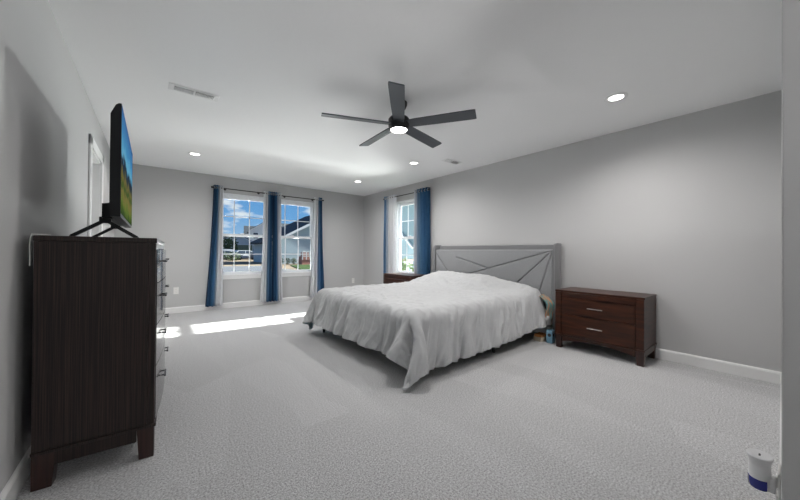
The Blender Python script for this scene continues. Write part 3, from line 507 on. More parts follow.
33,33,33,33,32,33,34,33,33,33,33,32,33,34,32,33,34,33,32,33,33,34,33,33,33,33,33,33,33,33,33,33,33,33,33,33,33,33,33,33,33,33,32,25,-1,-13,-6,-1,22,25,26,17,14,11,22,18,-23,24,26,25,26,19,19,23,22,27,
11,17,-13,5,5,32,27,15,22,21,31,31,33,32,33,33,33,33,33,33,33,33,33,33,33,33,33,33,33,33,33,33,33,33,33,33,33,33,33,33,33,33,33,33,33,33,33,33,33,33,33,33,33,33,33,33,33,33,33,33,32,27,1,-13,-7,10,27,
25,19,20,12,19,18,18,-23,26,26,25,25,24,16,24,22,27,23,13,-5,1,7,32,25,16,26,21,33,31,33,32,33,33,33,33,33,33,33,33,33,33,33,33,33,33,33,33,33,33,33,33,33,33,33,33,33,33,33,33,33,33,33,33,33,33,33,33,
33,33,33,33,33,33,33,33,33,33,33,27,3,-13,-1,17,28,23,17,23,17,17,16,19,-20,26,25,24,26,25,17,24,23,26,28,10,9,-3,8,32,25,17,23,28,32,33,33,33,33,33,33,33,33,33,33,33,32,33,33,33,33,33,33,33,33,33,33,
33,33,33,33,33,33,33,33,33,33,33,33,33,33,33,33,33,33,33,33,33,33,33,33,33,33,33,32,29,6,-13,5,26,26,23,18,15,22,16,23,20,-13,17,25,25,26,26,25,23,21,23,26,26,0,6,7,31,23,20,25,31,32,33,33,33,33,33,
33,33,33,33,33,33,33,33,33,33,33,33,33,33,33,33,33,33,33,33,33,33,32,33,33,34,33,32,33,33,33,34,32,34,32,33,33,33,33,33,33,33,33,33,33,29,7,-12,17,29,21,20,21,24,18,20,19,19,-1,13,15,22,24,25,26,28,
19,24,24,27,19,-4,11,29,21,27,24,33,32,33,33,33,33,33,33,33,33,33,33,33,33,33,33,33,33,33,33,33,33,33,33,33,33,33,33,33,33,33,33,33,33,33,33,33,33,33,33,33,33,33,33,32,33,33,33,33,33,33,33,30,6,-2,25,
26,21,22,20,20,24,19,20,19,16,9,9,12,15,21,23,28,26,25,23,21,27,3,10,28,23,23,32,33,33,33,33,33,33,33,32,34,32,33,33,33,33,33,33,33,33,33,33,33,33,33,33,33,33,33,33,33,33,33,33,33,33,33,33,33,33,33,
33,33,33,33,33,33,33,32,33,33,33,32,32,33,2,13,29,19,27,23,22,18,20,20,17,16,31,4,6,6,6,10,15,21,24,27,23,27,23,20,4,27,22,29,34,32,33,33,33,33,33,33,33,33,33,33,33,33,33,33,33,33,32,33,34,33,33,32,
34,33,33,32,33,33,33,33,33,33,33,33,33,33,33,33,33,33,33,33,33,33,33,33,32,33,33,33,33,31,5,26,20,21,29,19,24,21,18,12,8,7,32,7,4,3,8,1,4,9,14,18,26,27,23,27,8,26,25,33,32,33,33,33,33,33,33,33,33,33,
33,33,33,33,33,33,33,33,33,33,33,33,33,33,33,33,33,33,33,33,33,33,33,33,32,33,33,33,34,32,33,33,33,33,33,33,33,33,33,33,32,33,33,29,16,23,19,29,26,21,18,11,4,5,3,4,35,6,4,2,4,5,5,1,4,7,10,19,27,28,27,
15,31,33,33,32,33,33,33,33,33,33,33,33,33,33,33,33,33,33,33,33,33,33,33,33,33,33,33,33,33,33,33,33,33,33,33,33,33,33,33,33,33,33,33,33,33,33,33,32,33,33,33,33,33,33,32,25,26,19,30,28,15,10,3,1,5,4,4,
3,34,4,5,3,5,2,5,4,2,2,4,4,9,24,27,28,33,33,32,33,33,33,33,33,33,33,33,33,33,33,33,33,34,33,33,33,32,34,32,33,34,32,33,33,33,33,33,34,33,32,33,33,33,33,33,33,33,33,33,33,33,33,33,33,33,33,33,32,33,33,
33,28,23,29,29,4,4,1,2,2,5,3,5,4,29,7,1,8,4,4,3,3,3,3,3,3,2,-1,25,29,33,33,33,34,33,33,33,33,33,33,33,34,33,33,32,33,33,34,32,34,33,33,33,32,34,33,33,33,32,34,33,33,33,33,33,33,33,32,33,33,33,33,33,
33,33,33,33,33,33,33,33,33,34,33,34,31,27,26,-4,-2,2,2,2,2,3,4,5,4,31,3,4,1,2,1,1,1,1,0,0,-3,2,6,18,28,33,34,34,33,33,33,33,33,34,33,33,33,33,33,33,33,33,33,33,33,33,33,33,33,33,33,33,33,33,33,33,33,
33,33,33,33,33,33,33,33,33,32,33,33,33,33,33,33,33,34,33,33,33,34,33,32,27,8,4,10,-10,-1,0,0,0,1,1,2,16,0,0,-1,-3,-1,-1,4,-3,3,0,-1,0,7,18,29,32,34,33,33,33,34,33,33,33,33,33,33,33,33,33,33,33,33,33,
33,33,33,33,33,33,33,33,33,33,33,33,33,33,33,33,33,33,33,33,33,33,33,33,33,33,33,32,34,33,33,33,33,34,33,33,32,25,10,8,4,-6,-3,0,4,-2,1,-7,-1,4,-2,2,-2,-5,1,-6,3,1,-3,5,0,-1,7,19,29,32,34,33,33,33,33,
33,33,34,33,32,33,33,33,34,33,33,32,33,33,34,32,33,34,33,32,34,32,33,33,33,33,33,33,33,33,33,33,33,33,33,33,33,33,33,33,33,33,33,33,33,33,33,33,33,32,24,15,6,-4,5,0,-5,-2,5,-5,-1,3,-1,0,-2,-4,2,-3,0,
-2,-2,2,0,-1,5,6,20,29,32,34,33,33,33,33,33,33,33,33,33,33,33,33,33,33,33,33,33,33,33,33,33,33,33,33,33,33,33,33,33,32,33,33,33,33,33,33,33,33,33,33,33,33,33,33,33,33,33,33,33,33,33,33,33,32,25,11,7,
2,-6,2,5,-5,3,-1,-2,-4,0,-6,3,-4,-2,-3,4,-2,0,0,2,1,1,7,20,29,33,33,33,33,33,33,33,33,33,33,33,33,33,33,33,33,33,33,33,33,33,33,33,33,33,33,33,33,33,33,33,33,33,33,33,33,33,33,33,32,33,33,33,33,33,33,
33,33,33,33,33,33,33,33,33,32,23,16,3,4,3,-3,1,-2,-4,6,-6,3,-5,-4,0,0,0,0,-6,4,-1,7,0,0,0,6,21,29,33,33,33,33,33,33,33,33,33,33,33,33,33,33,33,33,33,33,33,33,33,33,33,32,33,33,33,33,33,33,33,33,33,33,
33,33,33,33,33,33,33,33,33,32,33,33,33,33,33,33,33,33,33,33,33,31,24,14,6,-2,6,2,-3,-2,4,-6,0,2,-4,-2,5,-7,4,-2,4,-2,0,-3,5,0,-1,11,20,29,32,34,32,33,33,33,33,33,33,33,33,33,33,33,33,33,33,33,33,33,
33,33,33,33,33,33,33,33,33,32,33,33,33,33,33,33,33,33,33,33,33,33,33,33,32,34,32,33,33,33,33,33,33,33,33,31,24,15,1,7,1,-3,-1,4,-2,-1,-1,2,-1,0,2,-1,-3,2,1,-4,3,2,-5,3,5,8,21,28,33,33,33,33,33,33,33,
33,33,33,33,33,33,33,33,32,33,33,33,33,33,33,33,33,33,33,33,33,33,33,33,33,33,32,33,33,33,33,33,33,33,33,33,33,33,33,33,32,33,33,33,33,33,33,33,31,25,13,4,-1,1,4,2,-5,1,4,-4,-2,-4,6,-6,6,-6,3,0,3,-5,
3,0,3,2,8,21,29,33,32,33,33,33,33,33,33,33,33,33,33,33,33,33,33,33,33,33,33,33,33,33,32,33,33,33,33,33,33,33,33,33,33,33,33,32,33,33,33,33,33,33,33,33,33,33,33,32,33,34,32,33,33,33,31,25,12,7,2,1,-4,
4,2,-5,5,-5,2,2,0,-3,6,-1,-5,3,-2,5,0,-2,1,3,11,20,30,32,33,33,33,33,33,33,33,33,33,33,33,33,32,33,33,33,33,33,33,33,33,33,33,33,33,33,32,33,33,33,33,33,33,33,33,33,33,32,33,33,33,33,33,33,33,33,33,
33,32,33,33,33,33,33,32,23,15,1,8,0,-7,5,3,-3,-4,5,-2,0,2,-1,-4,3,-1,0,3,-3,1,6,-5,7,7,22,29,33,33,33,33,33,33,32,33,33,33,33,33,33,33,33,33,33,33,32,33,33,33,33,33,33,33,33,33,33,32,33,33,33,33,33,
33,33,33,33,33,32,33,33,33,33,33,33,33,33,33,32,33,33,33,33,31,25,14,4,1,0,-1,0,3,2,-4,1,1,-1,-3,6,-2,-2,4,1,-4,1,0,-1,5,1,11,21,30,32,33,33,33,33,33,33,33,33,33,33,33,32,33,33,33,33,33,33,33,33,33,
33,32,33,33,33,33,33,33,33,32,33,33,33,33,33,33,33,33,33,33,32,33,33,33,33,33,33,33,32,33,33,33,33,31,26,11,6,2,1,1,-3,2,2,1,-5,2,-3,2,3,-6,5,1,-1,3,-6,7,1,-6,9,8,22,29,33,33,33,33,33,32,33,33,33,33,
33,33,33,33,33,33,33,32,33,33,33,33,33,33,33,33,32,33,33,33,33,33,33,33,32,33,33,33,33,33,33,33,33,33,32,33,33,33,33,33,33,32,33,33,33,31,25,13,4,4,-2,3,-3,-2,6,-2,-3,3,1,4,-2,2,-1,0,-5,7,0,2,-4,4,3,
10,22,29,33,33,32,33,33,33,33,33,33,33,32,33,33,33,33,33,33,33,33,33,32,33,33,33,33,33,33,33,32,33,33,33,33,33,33,33,32,33,33,33,33,33,33,33,32,33,33,33,33,33,33,33,32,33,33,31,24,15,4,-2,7,0,-5,0,4,
2,-7,5,-2,4,0,0,1,-4,1,4,-3,-1,5,-2,5,12,22,29,33,33,33,33,33,33,32,33,33,33,33,33,33,33,33,32,33,33,33,33,33,33,33,32,33,33,33,33,33,33,32,33,33,33,33,33,33,33,33,32,33,33,33,33,33,32,33,33,33,33,33,
33,33,33,32,32,24,14,1,4,-1,2,4,-4,0,0,2,-2,3,0,0,-3,5,0,0,0,-2,4,0,0,6,10,20,31,33,33,32,33,33,33,33,33,33,33,32,33,33,33,33,33,33,33,32,33,33,33,33,33,33,32,33,33,33,33,33,33,33,32,33,33,33,33,33,
33,32,33,33,33,33,33,33,32,33,33,33,33,33,32,33,32,23,15,5,-3,1,7,-3,2,-5,3,0,-2,-1,2,-2,4,-4,1,-1,1,-1,7,-1,1,4,10,21,31,32,33,33,33,33,33,33,32,33,33,33,33,33,32,33,33,33,33,33,33,32,33,33,33,33,33,
33,32,33,33,33,33,33,33,32,33,33,33,33,33,33,32,33,33,33,33,33,32,33,33,33,33,33,33,32,31,24,15,6,1,-4,3,3,1,-6,4,-3,3,1,-4,6,0,-3,-1,4,-5,4,-1,7,-2,5,9,23,30,33,33,33,32,33,33,33,33,33,33,32,33,33,
33,33,33,32,33,33,33,33,33,33,32,33,33,33,33,33,33,32,33,33,33,33,33,32,33,33,33,33,33,32,33,33,33,33,33,32,33,33,33,33,33,33,30,25,15,1,2,4,2,-5,3,-3,0,3,0,-1,0,3,-4,2,-2,4,-1,-1,6,-1,0,4,12,21,31,
33,32,33,33,33,33,33,32,33,33,33,33,32,33,33,33,33,33,33,32,33,33,33,33,33,32,33,33,33,33,33,32,33,33,33,33,33,32,33,33,33,33,33,32,33,33,33,33,33,32,33,33,33,33,32,32,23,16,0,4,3,0,-1,3,-3,1,-3,3,0,
0,1,2,-4,2,1,4,0,-4,4,4,-1,12,23,31,32,33,33,32,33,33,33,33,33,32,33,33,33,33,33,32,33,33,33,33,33,32,33,33,33,33,33,32,33,33,33,33,33,32,33,33,33,33,32,33,33,33,33,32,33,33,33,33,33,33,32,33,33,33,
33,31,24,16,4,1,-3,5,-1,-1,2,-1,-3,1,-1,0,1,-1,1,2,-1,2,3,1,-5,5,3,13,22,30,33,32,33,33,33,33,32,33,33,33,33,33,32,33,33,33,33,33,32,33,33,33,33,32,33,33,33,33,33,32,33,33,33,33,32,33,33,33,33,32,33,
33,33,33,33,32,33,33,33,33,32,33,33,33,33,31,25,14,1,8,-4,2,-2,3,-4,5,-6,5,0,2,-2,-1,5,-2,3,2,-6,2,5,-3,7,12,22,30,33,33,33,33,32,33,33,33,33,32,33,33,33,33,32,33,33,33,33,33,32,33,33,33,33,32,33,33,
33,33,32,33,33,33,33,33,32,33,33,33,32,33,33,33,33,33,32,33,33,33,32,33,33,33,33,32,25,10,11,1,1,-2,3,-7,5,-3,1,-2,-1,1,4,-6,6,-5,4,-3,4,0,0,2,4,14,22,32,32,32,33,33,33,33,32,33,33,33,33,33,32,33,33,
33,32,33,33,33,33,32,33,33,33,33,32,33,33,33,33,32,33,33,33,33,32,33,33,33,33,33,32,33,33,33,32,33,33,33,33,32,33,33,33,30,27,13,3,6,2,-2,-2,3,-7,6,-2,-2,1,3,-5,2,0,2,-2,2,1,0,1,4,1,13,26,29,33,33,33,
33,32,33,33,33,33,32,33,33,33,32,33,33,33,33,32,33,33,33,33,32,33,33,33,33,32,33,33,33,33,32,33,33,33,32,33,33,33,33,32,33,33,33,33,33,32,33,33,33,32,33,33,31,27,12,5,-2,5,-1,6,-2,-6,4,-2,-2,0,-3,6,
-3,-1,2,2,0,-5,8,-3,1,6,16,21,31,33,32,33,33,33,33,32,33,33,33,33,32,33,33,33,32,33,33,33,33,32,33,33,33,33,32,33,33,33,32,33,33,33,33,32,33,33,33,32,33,33,33,33,32,33,33,33,32,33,33,33,33,32,33,33,
32,22,19,3,1,0,1,4,-1,-3,1,-3,0,-1,-1,6,-7,4,-1,-1,0,2,3,3,-1,8,9,25,31,32,33,33,33,32,33,33,33,33,32,33,33,33,32,33,33,33,32,33,33,33,33,32,33,33,33,32,33,33,33,32,33,33,33,33,32,33,33,33,32,33,33,
33,33,32,33,33,33,32,33,33,33,32,33,33,31,26,15,7,1,-1,-1,3,0,-3,2,-4,1,0,1,-2,2,1,-1,-2,4,0,-3,3,5,3,13,25,31,33,33,32,33,33,33,32,33,33,33,32,33,33,33,33,32,33,33,33,32,33,33,33,33,32,33,33,32,33,
33,33,32,33,33,33,33,32,33,33,33,33,32,33,33,32,33,33,33,33,32,33,33,32,33,33,31,27,10,10,2,0,4,1,-4,-3,1,-5,3,2,-5,4,-5,5,0,-1,-2,2,4,1,0,10,9,26,31,33,32,33,33,32,33,33,33,32,33,33,33,32,33,33,33,
32,33,33,33,32,33,33,33,33,32,33,33,32,33,33,33,32,33,33,33,33,32,33,33,33,32,33,33,33,32,33,33,33,32,33,33,33,32,33,31,26,16,4,7,2,1,-7,6,-4,-5,-1,0,0,-4,3,-2,2,-4,2,-2,3,0,0,5,7,13,25,32,32,33,32,
33,33,33,32,33,33,33,32,33,33,33,32,33,33,33,32,33,33,33,32,33,33,33,32,33,33,33,32,33,33,32,33,33,33,33,32,33,33,32,33,33,33,33,32,33,33,32,33,33,33,32,33,31,25,16,6,4,-2,5,2,-6,1,1,-7,0,-1,-2,-3,0,
4,-4,-2,2,4,-2,5,6,1,15,27,29,34,32,33,33,32,33,33,33,32,33,33,33,32,33,33,33,32,33,33,33,32,33,33,32,33,33,33,32,33,33,33,32,33,33,33,32,33,33,32,33,33,33,32,33,33,33,32,33,33,33,32,33,33,32,33,30,
27,16,3,3,10,-5,-1,-2,2,-7,2,-2,-1,-1,0,2,-3,0,-3,1,4,2,-4,4,14,9,26,32,32,33,32,33,33,33,32,33,33,33,32,33,33,32,33,33,33,32,33,33,33,32,33,33,33,32,33,33,32,33,33,33,32,33,33,32,33,33,33,32,33,33,
33,32,33,33,32,33,33,33,32,33,33,32,32,32,25,14,10,5,-1,6,1,-9,1,-2,-3,-2,0,-1,-5,5,0,-4,5,-2,1,2,3,-3,10,19,21,31,34,32,33,33,32,33,33,33,32,33,33,33,32,33,33,32,33,33,33,32,33,33,32,33,33,32,33,33,
33,32,33,33,32,33,33,33,32,33,33,33,32,33,33,32,33,33,33,32,33,33,32,33,33,33,33,30,25,10,15,4,-1,4,4,-2,-8,-3,-1,-2,-1,1,-3,1,-1,-2,2,-4,2,2,4,6,4,18,23,32,32,33,33,32,33,33,32,33,33,33,33,32,33,33,
32,33,33,32,33,33,32,33,33,32,33,33,32,33,33,33,32,33,33,33,32,33,33,32,33,33,32,33,33,33,32,33,33,32,33,33,32,33,33,33,32,31,25,15,8,4,5,2,2,-8,0,-5,-2,0,4,-9,5,-2,2,-7,1,6,0,-1,6,-2,10,16,25,31,33,
32,33,33,33,32,33,32,33,33,33,33,32,33,33,32,33,33,32,33,33,32,33,33,32,33,33,32,33,33,33,32,33,33,32,33,33,32,33,33,33,32,33,33,32,33,32,33,33,33,32,33,33,32,33,32,20,22,3,9,-5,3,8,-6,3,-5,-7,-1,-2,
-4,-1,1,3,0,-7,1,4,3,0,1,11,14,29,29,33,32,33,32,33,33,32,33,33,33,32,33,33,32,33,33,32,33,33,32,33,33,33,32,33,32,33,33,32,33,33,33,32,33,33,32,33,33,32,33,33,33,32,33,32,33,33,32,33,33,32,33,32,33,
33,29,29,12,9,-2,9,6,-6,3,-5,-1,-6,0,-1,-2,-2,-4,6,3,-6,-3,4,-3,5,4,9,21,22,32,32,33,32,33,33,32,33,33,32,33,33,32,33,33,32,33,33,32,33,33,32,33,33,33,32,33,32,33,33,32,33,33,33,32,33,33,32,33,33,32,
33,33,32,33,33,32,33,32,33,32,33,33,32,33,33,29,29,14,-1,9,10,-4,6,-3,-4,-3,-6,0,4,-10,1,-2,6,3,-1,-7,3,-4,8,9,7,11,26,33,32,33,32,33,32,33,33,32,33,33,32,33,32,33,33,33,32,33,32,33,33,33,32,33,32,33,
33,32,33,33,32,33,33,32,33,33,32,33,33,32,33,33,32,33,33,32,33,33,32,32,33,33,32,33,33,31,27,8,12,5,8,-5,8,-7,-4,-4,-2,-2,-2,-6,-2,-4,8,1,4,-4,-5,1,2,12,4,17,29,28,33,32,33,32,33,32,33,33,32,33,33,32,
33,33,32,33,32,33,33,32,33,33,32,33,33,32,33,33,32,33,33,32,33,33,32,33,33,32,33,33,32,33,32,33,32,33,33,32,33,33,32,33,32,33,33,29,29,9,16,8,-5,6,0,-9,-3,2,-5,-2,3,-11,-4,3,-1,10,-1,-3,-2,-1,6,3,9,
22,22,31,32,33,32,33,32,33,33,32,33,33,32,33,32,33,33,32,33,32,33,33,32,33,33,32,33,33,32,33,33,32,33,33,32,33,33,32,33,33,32,33,32,33,32,33,32,33,33,32,33,32,33,33,32,32,33,33,25,15,5,16,1,-2,-8,-5,
1,-1,-4,3,0,-7,-10,2,-2,12,6,-5,-3,3,-3,12,9,11,31,32,29,33,33,30,32,33,33,33,33,32,33,32,33,33,32,33,32,33,33,32,33,32,33,33,32,33,33,32,33,33,32,33,33,32,33,32,33,33,32,33,32,33,33,32,33,32,33,32,
33,32,33,32,33,32,33,33,17,18,21,-6,4,2,-8,4,-2,-4,-1,-2,-1,-5,-5,-7,1,3,9,8,-1,-7,-2,12,4,23,24,33,33,30,33,31,32,31,32,33,33,33,32,33,33,32,33,32,32,33,33,32,33,33,32,33,33,32,33,32,33,33,32,33,33,
32,33,33,32,33,33,32,32,33,33,33,32,32,33,32,33,32,33,32,33,32,33,28,29,23,0,7,1,-1,-7,7,-8,0,-4,3,2,-6,-5,-8,-4,2,11,3,12,0,0,-7,16,16,27,33,33,32,31,33,30,30,33,32,32,33,33,33,32,33,33,32,32,33,32,
32,33,33,32,33,33,32,33,33,32,33,33,32,33,33,32,33,33,32,33,32,33,32,33,32,33,32,32,33,32,33,32,33,33,32,31,30,24,28,4,-7,1,0,8,-2,-6,-2,-1,3,2,-8,-1,-9,-7,3,-1,7,14,-1,7,1,2,21,31,31,32,33,33,31,31,
30,32,32,33,31,32,33,33,32,33,33,33,31,32,33,32,33,33,32,33,32,33,33,32,33,33,32,33,33,33,33,32,32,33,33,32,33,32,32,33,32,32,33,33,32,33,32,31,29,33,32,32,14,0,10,3,1,-6,-1,-3,-5,2,4,0,-7,2,-9,-10,
-1,-3,5,12,12,2,-3,8,27,24,33,33,32,33,32,32,31,28,32,32,33,31,32,33,32,33,33,33,32,32,32,33,32,33,32,33,32,33,33,33,32,33,33,33,32,33,33,32,33,32,33,33,32,33,32,32,32,33,32,33,32,32,33,33,32,32,32,
17,15,18,-6,3,8,-3,-3,-4,-3,4,0,2,-6,1,-10,-5,-7,-1,-1,6,12,13,-3,16,14,30,33,32,33,32,33,33,32,32,31,31,28,32,31,32,33,32,33,32,32,32,33,33,32,33,32,33,32,33,33,33,32,33,33,33,33,32,33,33,32,33,33,
32,33,32,32,33,33,31,33,32,33,33,32,33,32,30,24,20,26,3,9,4,-8,4,-7,-2,0,2,6,0,-4,-3,1,-10,-7,-5,-1,7,2,8,16,5,21,33,31,32,32,33,33,32,33,32,32,32,31,31,25,31,33,33,32,33,33,31,33,33,32,33,33,32,33,
33,32,33,33,32,33,33,33,33,32,33,33,33,32,33,33,32,32,33,31,33,33,32,33,33,32,32,29,25,22,30,18,18,3,-6,5,-6,-2,1,-2,7,0,-4,2,-1,1,-8,-4,-9,-5,-1,5,7,12,13,24,32,31,32,33,33,32,32,33,32,31,33,31,32,
31,30,30,28,33,32,33,32,33,33,33,32,33,33,32,33,33,32,33,33,33,32,33,33,33,32,33,33,33,33,32,33,32,32,33,32,33,32,33,32,32,28,22,27,31,27,23,15,4,-6,-3,3,0,0,1,2,0,1,0,2,-3,5,-4,-11,-4,-8,2,4,21,11,
27,25,33,32,32,33,32,33,32,32,31,31,31,29,31,32,31,30,31,32,33,33,33,32,33,33,33,33,32,33,33,33,32,33,33,33,32,33,33,33,33,33,32,33,33,33,33,32,32,33,33,31,33,31,25,27,30,24,29,27,27,7,5,6,-6,-2,2,5,
-1,-1,1,0,1,-2,4,-2,-2,2,-14,-4,-2,5,9,24,17,34,31,32,33,32,32,32,31,31,32,31,31,30,29,32,30,32,32,33,32,33,32,33,33,33,33,33,33,32,33,33,32,33,33,33,33,33,32,33,33,33,33,33,33,33,33,32,32,33,32,33,
27,28,29,29,30,24,29,26,27,10,6,-2,4,-3,3,1,-2,4,-3,-2,3,1,-3,4,2,-7,4,-15,7,-7,9,11,31,32,32,32,30,32,31,33,32,31,30,32,31,31,31,30,31,32,32,32,33,33,32,33,33,33,33,33,33,32,33,33,33,33,33,32,33,33,
33,32,33,34,32,33,33,33,33,32,33,32,31,33,29,30,26,27,30,26,26,30,24,10,4,7,-5,1,3,1,-2,-2,2,1,-5,7,3,-4,2,-3,4,-1,-13,13,-1,16,17,31,32,32,33,32,32,31,32,32,32,31,29,33,29,32,32,32,32,32,33,33,33,32,
33,33,33,33,33,32,33,33,33,33,33,33,32,33,33,33,33,33,33,32,33,33,33,32,33,32,31,32,30,30,25,29,24,28,29,27,22,18,5,-2,-1,3,4,-2,1,-2,-1,-6,7,-3,3,1,-4,8,-5,5,-1,-10,19,5,20,25,32,32,31,34,31,32,33,
30,32,31,32,31,32,32,31,32,33,32,33,32,33,33,33,33,32,33,33,33,33,32,33,33,33,33,33,32,33,33,33,33,33,32,33,33,33,32,33,32,32,31,31,28,29,23,26,28,28,23,26,18,6,0,3,3,-3,1,-2,-3,6,2,1,0,-2,8,0,-4,7,0,
0,2,-4,24,18,19,31,31,32,31,32,33,31,33,31,32,32,31,32,32,33,32,32,32,33,32,33,33,33,33,32,33,33,33,32,33,33,32,33,33,33,32,33,33,33,33,32,33,33,33,32,33,33,32,32,31,30,29,28,27,26,26,26,24,25,18,4,7,
-1,1,-7,5,-1,2,-1,-7,0,6,2,-4,9,-2,2,1,0,1,6,7,22,26,31,31,30,33,32,32,31,32,32,32,32,32,32,32,33,33,32,32,33,33,32,33,33,33,33,32,33,32,33,33,32,33,33,32,33,33,32,33,32,33,33,32,33,33,33,32,32,33,31,
32,30,30,27,25,24,26,25,27,26,18,7,0,5,-2,3,-1,-4,2,-3,-9,3,1,7,2,0,5,-2,5,5,0,-2,12,22,28,30,31,32,32,31,33,32,31,32,33,32,33,32,33,32,31,33,32,32,33,33,32,33,33,33,33,32,32,33,32,33,33,32,33,31,33,
32,33,33,32,33,33,32,33,33,32,33,31,31,31,30,30,29,26,24,25,26,25,26,19,7,6,-3,-3,6,-3,3,0,0,-8,6,4,0,4,7,-1,6,2,1,4,2,9,22,29,30,31,32,32,32,32,32,33,32,33,32,33,32,32,31,32,32,33,32,32,33,33,32,33,
33,33,32,33,32,32,33,31,33,32,32,33,32,33,32,33,32,33,33,32,33,32,32,29,33,30,29,28,29,30,26,23,25,29,22,21,8,2,2,-1,-3,0,0,4,-2,-2,3,4,4,2,4,3,3,4,5,5,5,8,21,29,29,32,31,33,32,33,32,33,32,32,33,32,
32,32,31,32,31,32,33,32,33,32,33,33,32,32,34,32,31,33,33,30,32,33,32,32,33,32,33,33,32,33,32,32,33,32,32,29,32,25,32,29,26,29,30,27,24,26,26,18,10,0,0,2,3,1,-4,0,-1,7,1,0,4,5,6,-1,7,6,0,1,7,7,23,28,
31,32,32,32,32,33,32,33,32,33,32,32,32,31,32,32,31,32,32,32,32,33,32,33,32,33,32,32,33,31,33,32,31,33,31,32,33,32,33,32,33,32,31,33,32,32,33,31,21,32,25,28,31,30,29,29,27,25,24,22,9,3,3,-4,4,-2,2,-4,
6,3,5,6,2,3,5,-2,5,0,2,2,2,17,17,30,32,33,31,31,33,32,33,32,33,32,33,32,32,31,31,33,31,32,32,32,30,32,32,32,33,32,32,33,32,32,32,33,32,31,31,33,32,32,33,32,33,32,30,32,33,31,33,29,26,19,30,27,27,31,
31,30,30,28,25,21,11,3,1,0,-1,3,6,0,0,17,3,-4,2,6,-1,1,2,-2,2,1,3,15,22,32,32,32,31,32,32,32,33,32,33,32,32,33,32,31,32,32,32,31,32,29,31,29,32,33,32,33,33,32,32,33,32,32,32,33,31,32,33,32,31,33,31,
30,32,33,31,32,32,26,22,27,19,28,30,28,31,31,30,31,29,23,12,4,-2,6,0,4,-4,9,0,14,-3,3,-1,-1,-1,2,0,0,1,-3,12,5,27,32,32,32,33,30,31,33,31,33,32,33,32,33,32,32,32,31,33,32,30,26,32,28,31,33,32,33,32,
33,32,33,33,32,33,32,32,32,33,32,32,29,27,33,32,30,33,32,33,23,26,19,22,25,28,28,32,31,31,32,31,25,16,4,6,-1,3,5,1,4,8,20,0,0,0,11,14,15,15,19,21,16,16,14,15,17,7,-7,-9,-9,-8,-4,-3,-2,0,-1,0,0,0,0,-1,
0,0,0,0,0,0,0,0,0,0,0,-1,0,0,0,0,0,0,0,0,0,0,0,0,0,0,0,0,-1,0,0,0,0,0,1,0,0,0,0,0,0,0,2,4,3,4,-2,-15,-22,-24,-23,-24,-22,-16,0,1,4,21,16,12,15,15,18,19,20,17,14,15,17,7,-6,-10,-7,-8,-4,-2,-1,-1,0,0,0,
0,0,0,-1,0,0,0,0,0,0,0,0,0,-1,0,0,0,0,0,0,0,0,0,0,0,0,0,0,0,0,0,-1,0,0,0,0,0,0,1,0,0,0,0,0,0,2,4,2,3,-6,-21,-21,-23,-24,-24,-23,-24,6,6,16,21,20,15,14,17,16,19,19,19,13,17,16,8,-5,-10,-7,-8,-1,-3,0,0,
-1,0,0,-1,1,-1,0,0,0,0,0,0,0,0,0,0,0,-1,0,0,0,0,0,0,0,0,0,0,0,0,0,0,0,0,0,-1,0,0,0,0,1,0,0,0,0,-1,1,0,2,3,3,0,-12,-20,-23,-24,-24,-23,-23,-24,15,15,19,22,20,17,13,17,17,18,19,19,15,16,17,8,-5,-10,-6,
-7,0,-3,0,0,0,0,0,0,-1,0,0,0,0,0,0,0,0,0,0,0,0,-1,0,0,0,0,0,0,0,0,0,0,0,0,0,0,0,0,-1,0,0,0,0,0,1,0,0,0,0,0,0,0,2,3,2,-3,-17,-22,-24,-22,-24,-23,-24,-23,21,20,20,22,20,19,14,17,17,17,18,19,18,15,17,9,
-5,-10,-7,-3,-1,-1,0,0,0,0,0,0,0,0,-1,0,0,0,0,0,0,0,0,0,0,-1,0,0,0,0,0,0,0,0,0,0,0,0,0,0,0,0,-1,0,0,0,0,0,0,1,0,0,0,0,0,0,2,3,1,-9,-20,-22,-24,-24,-23,-23,-23,-23,20,26,21,22,21,19,17,16,17,17,17,19,
17,17,18,9,-6,-8,-6,-2,-1,0,0,0,0,0,0,0,0,0,-1,0,0,0,0,0,0,0,0,0,0,0,-1,0,0,0,0,0,0,0,0,0,0,0,0,0,0,0,0,-1,0,0,0,0,1,0,0,0,0,0,0,0,2,3,-3,-14,-23,-23,-22,-23,-23,-23,-24,-23,14,28,27,24,22,22,17,19,
16,17,17,18,19,16,17,12,-8,-5,-6,-1,0,0,0,0,0,0,0,0,0,0,-1,0,0,0,0,0,0,0,0,0,0,0,-1,0,0,0,0,0,0,0,0,0,0,0,0,0,0,0,0,-1,0,0,0,0,1,0,0,0,0,0,1,-1,2,2,-7,-20,-23,-22,-23,-23,-22,-24,-23,-23,6,30,30,29,
27,24,23,19,17,17,17,18,17,18,18,12,-7,-8,-1,0,0,0,0,0,0,0,0,0,0,0,-1,0,0,0,0,0,0,0,0,0,0,0,0,-1,0,0,0,0,0,0,0,0,0,0,0,0,0,0,0,0,-1,0,0,1,0,0,0,0,0,0,0,0,2,0,-15,-24,-19,-22,-22,-25,-23,-24,-24,-24,
-2,33,32,31,31,30,27,25,21,18,17,18,17,18,18,13,-9,-3,0,0,0,0,0,0,0,0,0,0,0,-1,0,0,0,0,0,0,0,0,0,0,0,0,-1,0,0,0,0,0,0,0,0,0,0,0,0,0,0,0,-1,0,1,-1,0,1,-1,1,0,0,0,0,0,1,0,-6,-24,-24,-16,-24,-21,-23,-24,
